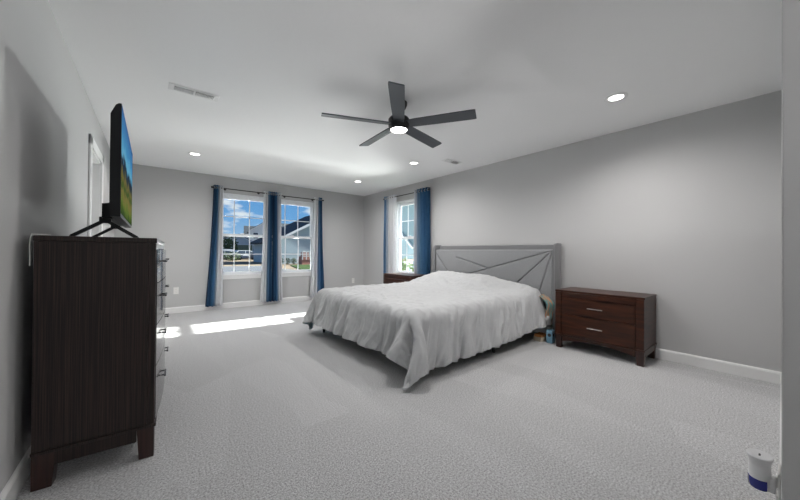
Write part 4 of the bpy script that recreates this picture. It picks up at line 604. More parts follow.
-27,-28,-29,-1,30,33,33,30,33,33,30,28,26,20,17,18,17,18,14,-7,0,0,0,0,0,0,0,0,0,0,0,-1,1,0,0,-1,0,0,0,0,0,0,0,0,0,-1,1,-1,0,0,0,0,0,0,0,0,0,-1,1,-1,1,0,0,-1,0,0,0,0,1,0,0,0,0,0,1,0,-23,-25,-16,-19,
-23,-24,-28,-31,-30,-31,-32,-5,32,32,34,32,32,32,33,33,31,30,25,20,16,14,19,-2,0,1,-1,0,1,-1,0,0,-1,1,-1,0,0,0,0,0,0,0,0,0,0,-1,0,1,-1,0,0,0,0,0,0,0,0,0,0,0,0,0,-1,0,0,0,0,0,0,0,0,1,-1,1,-1,1,0,0,1,
-18,-25,-15,-17,-26,-30,-32,-33,-29,-32,-32,-32,-3,33,32,32,33,33,32,33,33,33,32,33,30,22,19,16,2,-1,-1,1,0,0,-1,1,0,0,-1,0,1,0,0,0,0,0,-1,0,0,1,-1,0,0,0,-1,0,1,0,0,0,0,0,-1,-1,0,1,-1,0,0,1,-1,1,1,-1,
0,-1,0,1,0,0,0,1,2,-15,-23,-14,-17,-31,-33,-32,-33,-33,-31,-33,-33,-32,-2,32,33,32,33,32,33,33,33,33,33,33,33,33,21,17,6,-1,1,0,0,0,0,0,0,0,0,0,0,-1,0,0,1,0,0,0,-1,0,1,1,-2,0,0,1,-1,0,0,0,0,0,0,0,1,
-1,0,0,-1,0,1,-1,0,0,0,0,1,0,0,-1,1,0,-1,-13,-20,-20,-33,-33,-33,-33,-33,-33,-33,-33,-32,-33,-1,32,33,33,33,33,33,32,34,33,33,32,33,33,28,18,6,-1,0,1,-1,0,0,0,1,0,-1,0,0,0,0,0,1,-1,0,0,1,0,2,-4,1,0,0,
-1,0,0,1,0,1,1,-2,0,-1,0,1,0,0,0,-1,1,0,0,-1,1,0,1,-1,-1,0,0,-1,-11,-19,-32,-34,-32,-31,-33,-33,-33,-33,-33,-33,-33,0,33,33,33,33,33,32,34,33,32,33,33,33,33,27,17,6,-1,0,0,1,4,-5,2,2,-4,2,-2,1,-1,0,4,
-3,3,-3,2,-1,-2,0,6,-2,0,1,-3,2,0,-4,2,0,0,2,-4,2,0,0,1,-2,0,0,1,-1,0,0,2,-3,2,-2,3,-3,0,-1,-9,-22,-31,-32,-33,-33,-32,-33,-33,-33,-33,-33,-33,1,33,33,33,33,33,32,33,33,33,33,33,33,33,27,16,7,-2,0,0,
0,1,0,3,-4,2,-1,0,-1,2,-2,1,-1,0,1,1,-2,2,0,2,-3,3,-4,5,-5,1,2,-1,-1,0,0,2,-1,1,0,-3,4,-1,2,-5,2,-2,0,0,2,-2,2,-1,0,0,-2,-9,-22,-31,-32,-33,-33,-33,-33,-32,-33,-33,-33,-33,1,33,33,33,33,33,32,33,33,
33,33,33,33,32,27,16,7,-2,2,-2,0,1,-1,0,1,0,0,0,0,-1,1,-1,4,-3,-1,0,2,-2,0,1,-1,0,0,1,3,-3,-1,0,1,1,-2,5,-5,0,0,4,-4,4,-4,2,-2,4,-3,1,-1,0,-1,0,0,2,-3,-9,-22,-31,-32,-33,-33,-33,-33,-32,-33,-33,-33,
-33,1,33,33,33,33,32,33,33,33,33,33,33,33,32,27,16,4,1,0,-1,1,-1,0,0,1,2,-3,0,0,1,2,-3,0,1,2,-2,-1,4,-2,0,1,2,-2,0,-2,1,2,-1,0,-1,0,0,0,2,-2,1,0,-3,1,0,3,-3,-1,0,1,-1,1,-1,0,2,-3,-9,-24,-29,-32,-33,
-33,-33,-33,-33,-32,-33,-33,-33,1,33,33,33,32,33,33,33,33,33,33,32,33,33,26,16,6,-2,0,0,0,2,-1,-1,0,0,1,0,-1,1,0,2,-2,0,-1,1,1,-2,0,1,0,0,-1,4,-3,2,-3,3,0,-3,4,-4,1,-1,0,0,0,0,4,-3,0,0,0,2,-2,-1,0,3,
-3,0,0,-11,-22,-30,-32,-33,-33,-33,-33,-33,-33,-32,-33,-33,1,33,33,32,33,33,33,33,33,32,33,33,34,31,26,16,6,-1,-1,0,0,0,0,0,0,1,1,-2,1,3,-1,-3,0,4,-4,1,2,-3,0,2,-2,2,1,-1,1,-1,0,1,-3,0,1,-1,2,-2,0,0,
3,1,-2,1,0,-3,1,-1,0,0,3,-3,6,-6,1,-12,-22,-30,-33,-32,-33,-33,-33,-33,-33,-32,-33,-33,1,32,33,33,33,33,33,33,32,33,33,33,33,32,26,16,5,-2,0,1,-1,0,1,-1,0,0,3,-1,0,-2,1,0,1,-2,4,-2,0,3,0,-5,6,-3,0,-3,
0,3,-3,4,0,-2,0,0,-1,0,2,-3,0,1,-1,0,0,4,-4,2,2,-4,5,-4,1,-2,-1,-11,-21,-30,-33,-33,-32,-33,-33,-33,-33,-32,-33,-33,0,33,33,33,33,33,32,33,33,33,33,33,32,32,26,15,6,1,-2,-1,3,-3,2,-2,3,-3,0,2,-2,1,0,
-1,0,0,3,-1,-2,2,-2,2,0,1,2,-2,-1,0,1,-3,2,-1,-1,0,0,1,-1,2,0,0,3,-4,-1,3,-1,-2,0,4,-4,5,-5,5,-5,-11,-22,-30,-33,-32,-33,-33,-33,-33,-33,-32,-33,-33,1,33,33,33,33,32,33,33,33,33,33,33,32,32,25,16,6,
-3,2,2,-2,0,-2,2,-1,0,1,-2,5,-4,-1,1,-1,0,3,-3,5,-3,-1,5,-3,-3,5,-5,1,1,1,1,-2,-2,3,-3,4,-3,2,-3,2,0,-2,3,2,-3,3,-5,3,-1,0,2,-2,-2,0,-10,-23,-30,-33,-32,-33,-33,-33,-33,-32,-33,-33,-33,1,33,33,33,32,
33,33,33,33,33,32,33,33,32,25,15,3,6,-5,3,-1,-3,1,1,3,-5,1,4,-5,4,-2,0,-1,2,-3,2,2,-4,3,-3,4,0,-4,5,-3,1,-3,4,-2,0,-2,4,-4,4,-2,-1,0,0,1,2,-2,-1,2,3,-6,2,2,-2,-1,-1,0,-11,-22,-30,-32,-33,-33,-33,-33,
-33,-32,-33,-33,-33,1,33,32,33,33,33,33,33,32,33,33,33,33,31,26,14,3,5,-4,-1,4,0,0,-4,2,-2,0,1,-1,1,3,-2,3,-5,5,-4,0,2,1,0,-2,0,1,-3,1,1,-2,1,2,-3,2,3,0,-5,5,-1,-3,-1,2,-2,2,-2,2,-2,4,-3,3,0,-4,4,-3,
-13,-19,-32,-32,-33,-33,-33,-33,-32,-33,-33,-33,-33,0,33,33,33,33,33,32,33,33,33,33,33,32,32,25,14,7,-1,-2,4,-1,1,-2,-1,1,-3,0,2,1,-1,-2,6,-6,3,-3,0,0,2,-2,0,2,-1,-1,1,-1,5,0,-2,0,-1,-2,3,-3,6,-6,0,0,
0,3,-2,1,0,2,-4,0,4,-4,2,2,-4,0,-11,-21,-31,-32,-33,-33,-33,-33,-32,-33,-33,-33,-33,1,33,33,33,33,32,33,33,33,33,33,32,33,31,25,16,3,-1,1,-2,5,-5,3,0,-2,3,-2,-2,0,3,-3,1,3,-3,4,-4,-1,0,1,0,1,0,3,-3,0,
-2,4,-4,1,2,-1,-2,4,-4,5,-2,-1,-2,0,1,1,-2,3,-2,1,-2,4,-2,2,-2,-1,-12,-22,-29,-33,-33,-33,-33,-33,-32,-33,-33,-33,-33,1,33,33,32,33,33,33,33,33,32,33,33,33,31,25,14,2,2,-2,4,-3,2,3,-6,1,4,-2,2,-5,4,
-3,0,-1,1,3,-1,1,-4,2,-2,3,-1,-2,2,1,0,-3,0,4,-4,2,2,-4,0,6,-3,-2,0,0,-1,3,2,-2,0,-3,0,2,3,-5,5,-3,-12,-22,-30,-33,-33,-33,-33,-32,-33,-33,-33,-33,-33,1,33,32,33,33,33,33,32,33,33,33,33,32,32,26,12,4,
-1,0,2,-3,0,4,-4,2,-2,1,0,3,1,-5,6,-6,1,-1,2,-2,2,0,-1,-1,6,-1,-2,-2,1,-2,4,-2,1,-1,-1,0,1,-1,-1,2,-1,4,-4,5,-6,2,0,0,2,-2,1,3,1,-8,-8,-24,-29,-33,-33,-33,-32,-33,-33,-33,-33,-33,-33,1,32,33,33,33,33,
33,32,33,33,33,32,33,31,25,13,2,0,0,0,4,-4,5,-1,-2,1,1,2,-6,2,0,-2,3,-3,4,-1,2,-5,2,-2,5,-5,2,3,-5,1,3,-4,5,-5,1,0,2,-3,3,1,-4,0,0,2,-1,2,0,-1,-2,1,0,1,-2,0,1,-11,-23,-29,-33,-32,-33,-33,-33,-33,-33,
-33,-33,-32,1,32,33,33,33,33,32,33,33,33,32,33,33,32,23,13,7,-4,1,-2,1,1,-2,0,2,-2,2,-2,3,-3,1,0,1,1,-1,-1,2,-2,0,0,1,-2,4,-2,3,-5,1,0,-1,0,3,-1,-2,2,2,-4,3,2,-2,1,-4,0,4,0,-4,0,0,3,-2,4,-3,-13,-22,
-29,-33,-33,-32,-33,-33,-33,-33,-32,-33,-33,0,33,33,33,32,33,33,33,33,32,33,33,33,30,26,11,2,1,-1,3,-2,-1,4,-4,0,1,1,3,1,-5,0,-1,0,0,0,0,4,-4,5,-1,-1,1,-4,2,-2,3,-3,0,4,-4,2,-2,6,-1,1,0,-4,-1,-1,2,0,
3,-4,5,-3,-3,0,0,3,1,-5,-8,-24,-29,-33,-32,-33,-33,-33,-33,-32,-33,-33,-33,1,33,33,33,32,33,33,33,32,33,33,33,33,31,23,12,8,-4,3,-5,2,-2,1,2,-2,0,1,1,-3,3,-2,-1,1,5,-4,2,-3,1,-1,-1,3,-3,1,2,2,-4,0,-1,
4,-1,1,2,-5,-1,0,0,6,-6,0,3,-3,4,0,-4,0,2,2,-3,-1,0,0,-11,-21,-30,-32,-33,-33,-33,-33,-32,-33,-33,-33,-33,1,33,33,32,33,33,33,33,32,33,33,33,32,30,25,13,4,2,0,-3,2,-3,1,-1,-1,-1,2,-2,4,-2,-1,-1,0,0,1,
-1,1,-1,0,0,2,-1,1,2,-4,3,-1,0,-2,0,5,-2,-3,2,3,-2,-3,2,3,0,-2,-1,-2,5,-4,3,-3,2,-3,2,-3,-9,-22,-30,-32,-33,-33,-32,-33,-33,-33,-33,-32,-34,1,33,33,32,33,33,33,32,33,33,33,33,32,30,25,13,-1,6,-6,1,-1,
5,-5,6,-6,0,4,-3,-1,0,3,-3,4,0,-2,1,0,-1,-2,6,-6,5,-3,2,1,-1,0,-3,0,4,-5,7,-6,2,-3,0,1,-1,4,-4,4,-2,0,-2,0,3,-3,3,1,0,-5,-8,-22,-31,-32,-32,-33,-33,-33,-33,-33,-32,-33,-33,1,33,32,33,33,33,33,33,32,
33,33,33,32,30,24,10,8,-5,1,-2,0,0,2,-2,3,-3,6,-6,1,-1,3,-1,3,-5,1,-1,0,0,5,-2,2,-5,0,4,-4,4,-4,4,-3,1,1,-3,2,1,-3,7,-7,4,-1,-1,-1,-1,0,3,-2,0,4,-5,2,-2,1,-13,-19,-30,-33,-32,-33,-33,-33,-32,-33,-33,
-33,-33,1,33,33,32,33,33,33,32,33,33,33,32,33,31,20,16,5,-1,-4,0,-2,0,5,-1,1,0,-4,-1,2,3,-3,-2,6,0,-3,2,-5,0,1,3,-3,1,0,3,-5,0,1,-1,4,-4,3,0,-2,-1,0,6,-2,-4,4,-4,0,3,-3,3,-3,5,-5,6,-5,2,-2,-11,-20,
-31,-32,-33,-33,-32,-33,-33,-33,-33,-32,-33,1,33,33,32,33,33,33,32,33,33,33,33,32,29,25,11,-1,2,4,-6,5,2,-4,2,-2,-3,2,3,-3,-1,-1,3,1,1,-3,-2,3,2,-1,-4,3,3,-6,5,-1,-1,2,-3,-2,5,-3,-2,5,-5,7,0,-7,0,3,
-3,3,-3,4,-4,2,-2,1,0,0,-1,-1,-7,-25,-27,-33,-33,-32,-33,-33,-33,-32,-33,-33,-33,1,33,33,32,33,33,33,32,33,33,32,33,32,31,22,12,3,-3,-1,1,1,2,2,-6,4,-1,2,1,-6,6,-5,-1,1,-1,3,-3,0,0,6,1,-3,-4,2,-2,5,
-5,1,4,-3,-2,5,1,-4,2,-4,2,-2,3,-1,-1,2,-3,5,-3,-2,3,-3,5,-5,3,-3,-11,-20,-29,-32,-33,-33,-33,-32,-33,-33,-33,-32,-33,1,33,33,33,32,33,33,32,33,33,33,32,33,30,22,11,3,1,-5,0,2,-2,7,-6,0,-1,0,2,2,-2,
-2,6,-6,2,2,-2,0,3,0,-5,1,1,4,-6,1,4,-1,-4,0,5,-5,0,1,-1,5,-5,6,-4,0,-2,6,-6,5,-5,6,-2,-2,3,-1,0,-5,-10,-19,-31,-31,-33,-33,-32,-33,-33,-32,-33,-33,-33,1,33,33,33,32,33,33,33,32,33,33,32,32,32,20,10,
1,-1,3,-2,4,-5,6,-1,-4,0,0,0,2,2,-2,-2,0,1,2,-3,-1,3,1,-4,5,-4,-1,2,2,-4,1,4,-2,-2,4,-3,-2,7,-3,-4,0,0,4,-1,-3,6,0,-5,-1,0,3,-3,6,-5,-1,-11,-19,-29,-33,-32,-33,-33,-32,-33,-33,-33,-32,-33,1,33,33,33,
33,32,33,33,33,32,33,33,32,30,21,8,4,1,-2,-2,4,2,-6,0,3,-3,3,-2,2,-3,6,-6,3,-3,1,-1,5,0,-5,3,-3,1,3,-4,0,0,6,-6,0,0,0,3,-3,0,4,-3,2,-2,-1,1,3,-4,6,-1,-3,-2,2,-1,-1,3,-3,-9,-22,-28,-32,-33,-33,-32,-33,
-33,-32,-33,-33,-32,2,32,33,33,33,32,33,33,33,32,33,32,33,29,19,16,-4,3,-4,6,-6,1,0,1,2,-1,-3,3,0,-3,1,1,4,-6,5,-5,6,-2,-1,-3,2,0,-2,1,-1,3,0,-3,0,5,-1,-2,-1,-1,1,-1,4,-2,-2,2,1,2,-5,1,3,-3,-1,1,3,2,
-2,-15,-19,-29,-32,-33,-32,-33,-32,-33,-33,-32,-33,-33,1,33,32,33,33,33,32,33,33,32,34,32,31,31,21,6,6,-5,0,0,3,-1,1,-3,0,0,3,-1,-1,0,0,-1,0,1,3,-3,2,1,-1,-2,-1,0,0,0,1,-1,0,6,-3,-3,0,2,-1,1,-2,7,-1,
-6,3,-1,-2,4,0,-1,-3,0,0,0,0,6,-7,-7,-22,-29,-31,-33,-33,-32,-33,-32,-33,-33,-33,-32,1,33,33,32,33,33,33,32,33,33,32,33,32,27,25,9,-1,-3,3,1,-3,2,-3,0,1,-1,0,0,0,4,-2,-2,2,-2,0,0,3,-3,4,-4,1,3,-4,5,
-5,1,6,-2,-4,-1,4,-2,2,-2,-2,0,4,-1,-2,0,0,3,1,-1,-3,-1,5,-1,0,-2,2,-12,-21,-31,-30,-32,-33,-33,-32,-33,-32,-33,-33,-32,2,33,32,33,33,32,33,33,32,33,33,32,32,28,23,4,6,-1,-4,1,4,-5,5,1,0,-6,6,-4,2,-4,
5,-5,0,0,0,1,1,2,1,-1,-4,0,3,-3,2,-2,0,3,-3,5,-4,-1,4,-4,5,1,-4,1,-3,0,1,-1,7,-2,-5,3,-3,0,2,-2,4,-11,-22,-29,-31,-33,-32,-33,-33,-32,-33,-32,-33,-33,1,33,33,32,33,32,33,33,32,33,33,33,31,29,21,11,-4,
-2,0,0,0,1,-1,5,-2,0,-3,4,-4,1,4,-5,0,3,-2,-1,0,1,3,-3,4,-3,4,-6,3,3,-6,0,6,-1,-5,6,-6,0,2,3,-3,-2,4,-4,6,2,-8,1,1,-2,4,-3,2,3,-6,-6,-25,-25,-33,-32,-33,-33,-32,-32,-33,-33,-32,-32,2,33,32,33,32,33,
32,33,33,32,33,33,31,30,15,16,3,-3,-7,0,6,-6,0,0,5,-5,5,-3,-2,0,4,1,-5,1,-1,1,5,-5,0,5,-6,6,-1,-5,0,0,0,4,1,-3,-1,2,0,2,-5,0,1,-1,0,3,0,-2,3,-4,2,3,-5,5,2,-2,-1,-15,-15,-31,-31,-33,-32,-32,-33,-32,
-33,-32,-33,-33,1,33,33,33,32,33,32,33,32,33,33,32,32,25,24,9,-1,4,-9,6,-4,5,-2,-5,5,-3,-2,0,3,-3,3,-3,0,4,0,1,-5,4,0,-4,6,-3,-3,7,-7,6,-6,4,1,-5,0,2,-2,0,0,1,-1,4,-3,5,1,-7,0,0,6,-6,0,1,5,-6,4,-15,
-14,-30,-33,-32,-31,-33,-32,-33,-33,-32,-32,-33,3,32,33,32,32,33,33,32,33,32,32,32,32,31,20,0,1,1,8,-1,-2,-3,-3,5,-4,5,-4,3,-2,1,-4,0,7,-6,-1,1,-1,4,-3,3,-2,-1,5,-6,0,4,-4,7,-3,-4,4,-4,1,0,0,-1,3,-1,
0,-2,3,-3,2,-2,5,-3,-2,4,-3,0,3,-10,-18,-32,-30,-33,-31,-33,-32,-33,-32,-33,-32,-33,2,32,33,32,32,33,32,33,32,33,33,31,32,28,15,17,-2,-8,1,6,-5,-2,0,6,-6,1,-1,4,-4,6,0,0,-4,3,-5,2,-2,2,3,-5,0,0,4,-1,
1,-3,4,1,-6,4,1,-5,0,3,-3,0,5,-1,-4,5,-5,0,0,6,-6,3,-3,0,9,-3,0,-16,-14,-31,-29,-32,-33,-32,-33,-32,-33,-33,-32,-33,2,32,32,33,33,31,33,32,33,33,32,33,31,24,24,13,-8,-2,-3,0,4,2,-6,0,0,5,-5,0,6,-5,6,
-7,3,-3,0,4,-4,5,-5,0,0,3,-3,0,0,2,-2,0,8,-8,3,-3,0,0,7,-6,4,-5,3,2,-5,0,6,-2,2,-5,6,-5,5,-7,-1,-2,-21,-29,-33,-29,-32,-33,-32,-32,-33,-33,-32,-33,3,32,31,33,33,31,32,33,32,33,33,30,32,30,12,7,14,2,
-1,-11,-5,0,0,2,-2,0,3,-3,1,-1,0,0,2,-2,3,-2,3,-2,-1,1,-2,3,-3,0,4,-2,1,0,0,4,-6,1,3,-3,3,-3,4,-6,0,2,5,-7,0,7,-7,5,-5,7,-6,-1,1,-1,-27,-28,-25,-33,-33,-32,-32,-33,-33,-32,-33,-32,2,32,33,31,33,32,32,
32,32,33,32,32,32,24,21,4,-2,12,1,9,-8,-11,-5,0,0,0,1,0,0,6,-2,5,-8,-1,1,2,-2,1,0,0,0,2,4,-3,0,-1,2,-2,7,-6,0,0,-3,2,0,5,-5,-2,-1,2,5,-8,-1,2,-2,5,-5,0,8,-1,3,-18,-14,-24,-33,-32,-33,-33,-32,-33,-32,
-32,-33,-33,3,32,32,32,32,33,31,33,31,33,32,33,29,28,17,0,5,-4,11,3,13,-12,2,-7,-5,-3,1,1,1,0,3,9,-7,2,7,-5,0,1,2,-1,3,-5,-1,2,-4,3,-3,1,1,-1,2,-2,1,6,-7,-1,-1,6,-4,-3,-1,6,-6,2,-8,0,6,-1,1,7,-9,-13,
-23,-16,-32,-33,-32,-33,-32,-33,-32,-32,-33,-33,3,31,33,32,32,33,32,33,29,33,32,33,32,25,10,10,-5,0,0,8,12,13,-8,6,-2,-8,-5,-2,2,2,2,2,2,12,-4,-1,0,1,-2,-1,6,-7,2,-4,1,0,1,-1,-2,3,-3,1,8,-7,5,-1,-2,3,
-7,-2,-1,3,-8,-2,2,-8,0,0,10,-15,-5,-8,-5,-29,-33,-31,-33,-33,-32,-32,-33,-32,-33,-32,2,32,34,31,31,33,33,32,31,31,32,33,31,20,22,-2,4,-4,-1,1,7,9,18,6,5,-2,-10,4,2,2,-5,3,4,5,7,-4,3,-2,0,-3,-1,-1,-4,
3,-1,-4,-1,2,0,0,2,1,0,5,-6,0,-1,-1,6,-8,-4,-3,-1,-6,-2,0,-5,-3,-1,3,3,-11,-27,-30,-28,-32,-33,-32,-32,-33,-32,-32,-33,-32,3,32,33,32,32,32,33,32,32,31,30,33,28,30,13,-3,5,0,-1,-4,5,5,7,10,9,18,6,-8,
5,2,6,1,-1,5,6,-1,4,-2,-4,-1,0,-4,-5,1,-3,0,4,-4,0,2,2,0,4,-4,0,4,-2,2,-4,-5,-3,2,-11,-1,-5,-1,1,4,-1,-3,-13,-22,-26,-21,-32,-31,-33,-32,-33,-32,-33,-32,-33,-32,3,32,33,33,31,32,32,33,32,33,31,29,32,
25,5,12,-8,0,0,5,1,6,4,6,9,10,12,21,8,4,2,-3,5,-1,9,0,1,-1,-1,-1,-4,-3,1,-4,2,-5,-1,4,-5,4,-1,4,0,3,0,-1,0,1,-5,-5,-2,-7,-2,-3,0,-2,4,-3,-6,-16,-20,-24,-14,-27,-27,-33,-32,-33,-32,-33,-32,-33,-32,-33,
3,32,33,33,31,33,31,32,33,32,33,30,30,23,5,10,-7,2,-1,7,4,3,6,12,4,9,9,10,13,12,18,2,0,3,4,2,1,1,-2,-2,-2,-1,-3,0,-2,0,0,-1,1,-3,1,0,7,-1,2,-1,-1,-2,-2,-6,-5,-3,-5,-2,4,-2,-6,-7,-18,-24,-18,-12,-18,
-23,-29,-33,-33,-33,-32,-33,-32,-33,-32,-33,3,33,32,33,33,32,31,32,32,32,33,26,30,19,20,-5,7,0,-3,3,6,7,8,9,10,10,15,11,7,12,11,11,5,0,4,3,1,0,-1,-2,-4,-1,0,-6,0,2,-2,-1,1,4,1,1,1,2,0,0,-1,-1,-3,-4,
-6,-3,-1,-2,-10,0,-10,-22,-18,-13,-22,-15,-17,-19,-32,-32,-32,-32,-33,-32,-33,-33,-32,-33,3,33,32,33,32,33,33,29,32,33,32,32,22,27,3,10,-7,2,5,8,8,10,9,9,9,12,13,14,8,14,6,10,3,6,2,2,1,0,0,0,-1,-4,-2,
1,-2,-5,5,-1,5,-3,3,3,-1,1,1,1,-2,-1,-3,-4,-4,-5,-5,-4,-4,-17,-16,-16,-15,-13,-22,-15,-20,-18,-31,-32,-32,-33,-32,-33,-33,-32,-33,-32,4,32,33,32,33,32,33,32,29,32,33,32,31,8,10,5,8,11,2,11,5,6,12,11,
8,11,11,10,14,9,8,7,6,4,3,2,1,0,0,-3,0,-1,0,0,0,-2,2,0,2,0,1,-1,2,2,1,0,-1,-2,-2,-5,-4,-6,-6,-9,-4,-15,-14,-20,-18,-13,-19,-21,-13,-22,-32,-32,-32,-33,-32,-33,-32,-33,-32,-33,3,33,32,32,33,32,33,32,
33,30,30,32,28,28,11,8,9,1,5,8,9,7,8,6,11,14,7,16,6,8,8,7,5,3,4,2,4,-3,2,3,2,-1,1,1,0,2,-1,0,1,-1,-1,1,-2,-1,0,-1,-2,-2,-2,-4,-4,-6,-7,-10,-10,-11,-13,-22,-15,-23,-16,-15,-19,-24,-27,-33,-33,-32,-33,
-32,-33,-32,-33,-32,3,33,32,33,32,33,32,33,32,33,31,27,32,26,20,7,9,9,1,11,7,3,12,9,10,7,9,7,9,8,7,5,5,4,3,2,1,5,2,1,1,2,1,0,1,1,-1,0,-6,5,0,-7,-1,2,0,0,0,-2,-2,-4,-4,-6,-8,-8,-11,-12,-16,-16,-24,-19,
-17,-17,-23,-20,-27,-32,-33,-33,-32,-33,-32,-33,-33,-32,4,32,33,32,32,33,32,33,32,33,32,33,22,26,27,9,11,5,11,6,4,11,4,9,7,9,8,8,6,6,7,6,5,3,3,2,2,0,-2,2,1,2,-2,2,0,-3,5,2,2,3,-1,-1,0,-3,1,0,-1,0,-5,
-3,-4,-6,-7,-9,-10,-13,-15,-17,-19,-20,-20,-19,-23,-21,-28,-33,-32,-32,-33,-32,-33,-32,-33,-33,3,33,32,32,33,32,33,32,33,32,33,32,32,24,20,11,11,12,5,7,9,8,8,7,8,7,7,7,5,3,4,7,3,2,4,2,1,-1,3,-4,-2,-3,
3,-4,0,6,0,1,3,-2,2,4,3,1,-1,1,-2,-1,-1,-4,-5,-7,-6,-9,-9,-13,-14,-18,-22,-22,-20,-21,-18,-20,-27,-33,-32,-33,-32,-33,-32,-33,-33,-32,4,32,33,32,32,33,32,33,32,32,33,34,31,25,18,13,11,8,6,11,5,4,11,7,
6,6,-1,7,3,7,8,6,5,4,3,3,0,3,-2,-4,-1,-4,-7,-2,2,-3,2,3,5,7,3,4,4,0,4,-3,3,-5,1,-6,-5,-1,-12,-9,-10,-13,-14,-15,-20,-22,-21,-20,-21,-20,-26,-32,-33,-32,-33,-33,-32,-33,-32,-33,3,32,32,33,32,32,33,33,
32,33,32,33,32,26,17,13,10,9,9,4,8,6,4,6,0,3,6,2,7,11,7,5,6,4,5,-1,2,0,-2,3,-7,-3,-3,-8,-4,-3,11,2,8,4,7,2,3,5,-2,0,1,-2,-2,-7,5,-7,-15,-3,-14,-15,-16,-15,-14,-18,-23,-22,-16,-23,-26,-32,-32,-33,-33,
-32,-33,-32,-33,-32,3,32,33,32,32,33,32,33,32,32,32,32,32,25,16,14,8,10,4,6,2,8,-1,4,3,2,4,6,9,10,8,7,6,4,8,-2,2,-2,0,0,-6,-1,-6,-9,1,-6,10,8,3,10,3,4,1,1,2,2,-1,0,-6,1,-8,4,-14,-6,-20,-9,-15,-19,-15,
-12,-18,-22,-20,-20,-27,-32,-32,-33,-32,-33,-32,-33,-32,-33,2,32,33,32,33,32,33,32,32,32,33,32,32,24,16,10,9,5,6,5,7,-1,3,-1,6,-3,9,5,9,6,10,9,4,9,6,-1,-2,3,-4,-3,-1,-3,-9,1,-13,2,4,12,4,7,6,3,7,2,-4,
0,8,-10,1,-8,0,-5,7,-26,-9,-20,-17,-9,-12,-15,-14,-17,-21,-23,-24,-31,-33,-32,-33,-32,-33,-32,-33,-32,2,33,31,33,32,33,32,33,32,33,32,32,28,28,13,6,-1,11,9,3,5,3,1,-2,4,1,-1,5,11,11,5,10,5,6,6,13,-5,
-3,-7,-1,-2,-5,-1,-8,-4,-1,5,5,11,9,1,7,6,-4,2,4,6,-14,-3,1,-11,0,13,-21,-27,-12,-17,-19,-10,-7,-11,-11,-18,-21,-25,-31,-32,-33,-32,-33,-32,-33,-32,-33,1,33,33,32,32,33,32,33,32,33,32,33,29,24,4,-4,7,
9,7,6,8,-2,3,5,-7,2,1,6,9,7,7,6,11,2,16,9,-13,-4,3,-7,-3,-1,-5,-4,0,-2,5,8,1,12,6,1,3,11,-6,11,-13,4,-6,-9,2,-8,19,-24,-20,-26,-16,-12,-18,-9,-8,-9,-8,-15,-24,-30,-33,-33,-32,-33,-32,-33,-32,-32,2,32,
33,33,32,33,33,32,33,32,33,30,32,19,-4,-4,1,5,11,12,-2,11,-1,-3,3,0,0,4,4,6,10,6,6,11,19,7,-16,-7,1,-5,-2,-3,0,0,-2,0,3,1,10,2,7,1,6,4,15,-15,-3,4,-11,-4,-1,1,22,-19,-26,-24,-21,-18,-16,-6,-4,-7,-7,
-10,-21,-29,-33,-32,-33,-32,-32,-33,-32,-32,
)

# ------------------------------------------------------------ the setting
XL, XR, YB, H = -.461, 4.060, 6.469, 2.44
TH = .16
struct(MB().box(XL - .1, XR + .1, -2.3, YB + .1, -.12, 0).build('floor', M['carpet']))
struct(MB().box(XL - .14, XR + .2, -2.36, YB + .2, H, H + .12).build('ceiling', M['ceiling']))
WX0, WX1, WZ0, WZ1 = .87, 2.79, .545, 2.145
wb = MB()
wb.box(XL - .12, WX0, YB, YB + TH, 0, H)
wb.box(WX1, XR + TH, YB, YB + TH, 0, H)
wb.box(WX0, WX1, YB, YB + TH, 0, WZ0)
wb.box(WX0, WX1, YB, YB + TH, WZ1, H)
struct(wb.build('wall_back', M['wall']))
RY0, RY1 = 4.36, 5.20
wr = MB()
wr.box(XR, XR + TH, -.12, RY0, 0, H)
wr.box(XR, XR + TH, RY1, YB, 0, H)
wr.box(XR, XR + TH, RY0, RY1, 0, WZ0)
wr.box(XR, XR + TH, RY0, RY1, WZ1, H)
struct(wr.build('wall_right', M['wall']))
DY0, DY1, DZ = 4.02, 4.77, 2.04
wl = MB()
wl.box(XL - .12, XL, -2.3, DY0, 0, H)
wl.box(XL - .12, XL, DY1, YB, 0, H)
wl.box(XL - .12, XL, DY0, DY1, DZ, H)
struct(wl.build('wall_left', M['wall']))
XC = 1.30
wf = MB()
wf.prism([(XC, -2.3), (XC + .12, -2.3), (XC + .12, -.12), (XR, -.12), (XR, .0), (XC + .004, .0), (XC + .0015, -.0006), (XC + .0006, -.0015), (XC, -.004)], 'z', 0, H)
struct(wf.build('wall_front', M['wall']))
struct(MB().box(XL - .12, XC + .12, -2.36, -2.3, 0, H).build('wall_hall', M['wall']))

def base_profile(d):
    return [(0, 0), (d, 0), (d, .085), (d * .75, .095), (d * .35, .1), (0, .102)]
bb = MB()
p = base_profile(.016)
bb.prism([(YB - a, z) for a, z in p], 'x', XL, XR)
struct(bb.build('baseboard_back', M['trim']))
bb = MB()
bb.prism([(XR - a, z) for a, z in p], 'y', 0, YB - .0165)
struct(bb.build('baseboard_right', M['trim']))
bb = MB()
bb.prism([(XL + a, z) for a, z in p], 'y', -2.3, DY0 - .095)
bb.prism([(XL + a, z) for a, z in p], 'y', DY1 + .095, YB - .0165)
struct(bb.build('baseboard_left', M['trim']))
bb = MB()
bb.prism([(0 + a * .4, z) for a, z in p], 'x', XC + .016, XR - .0165)
struct(bb.build('baseboard_front', M['trim']))

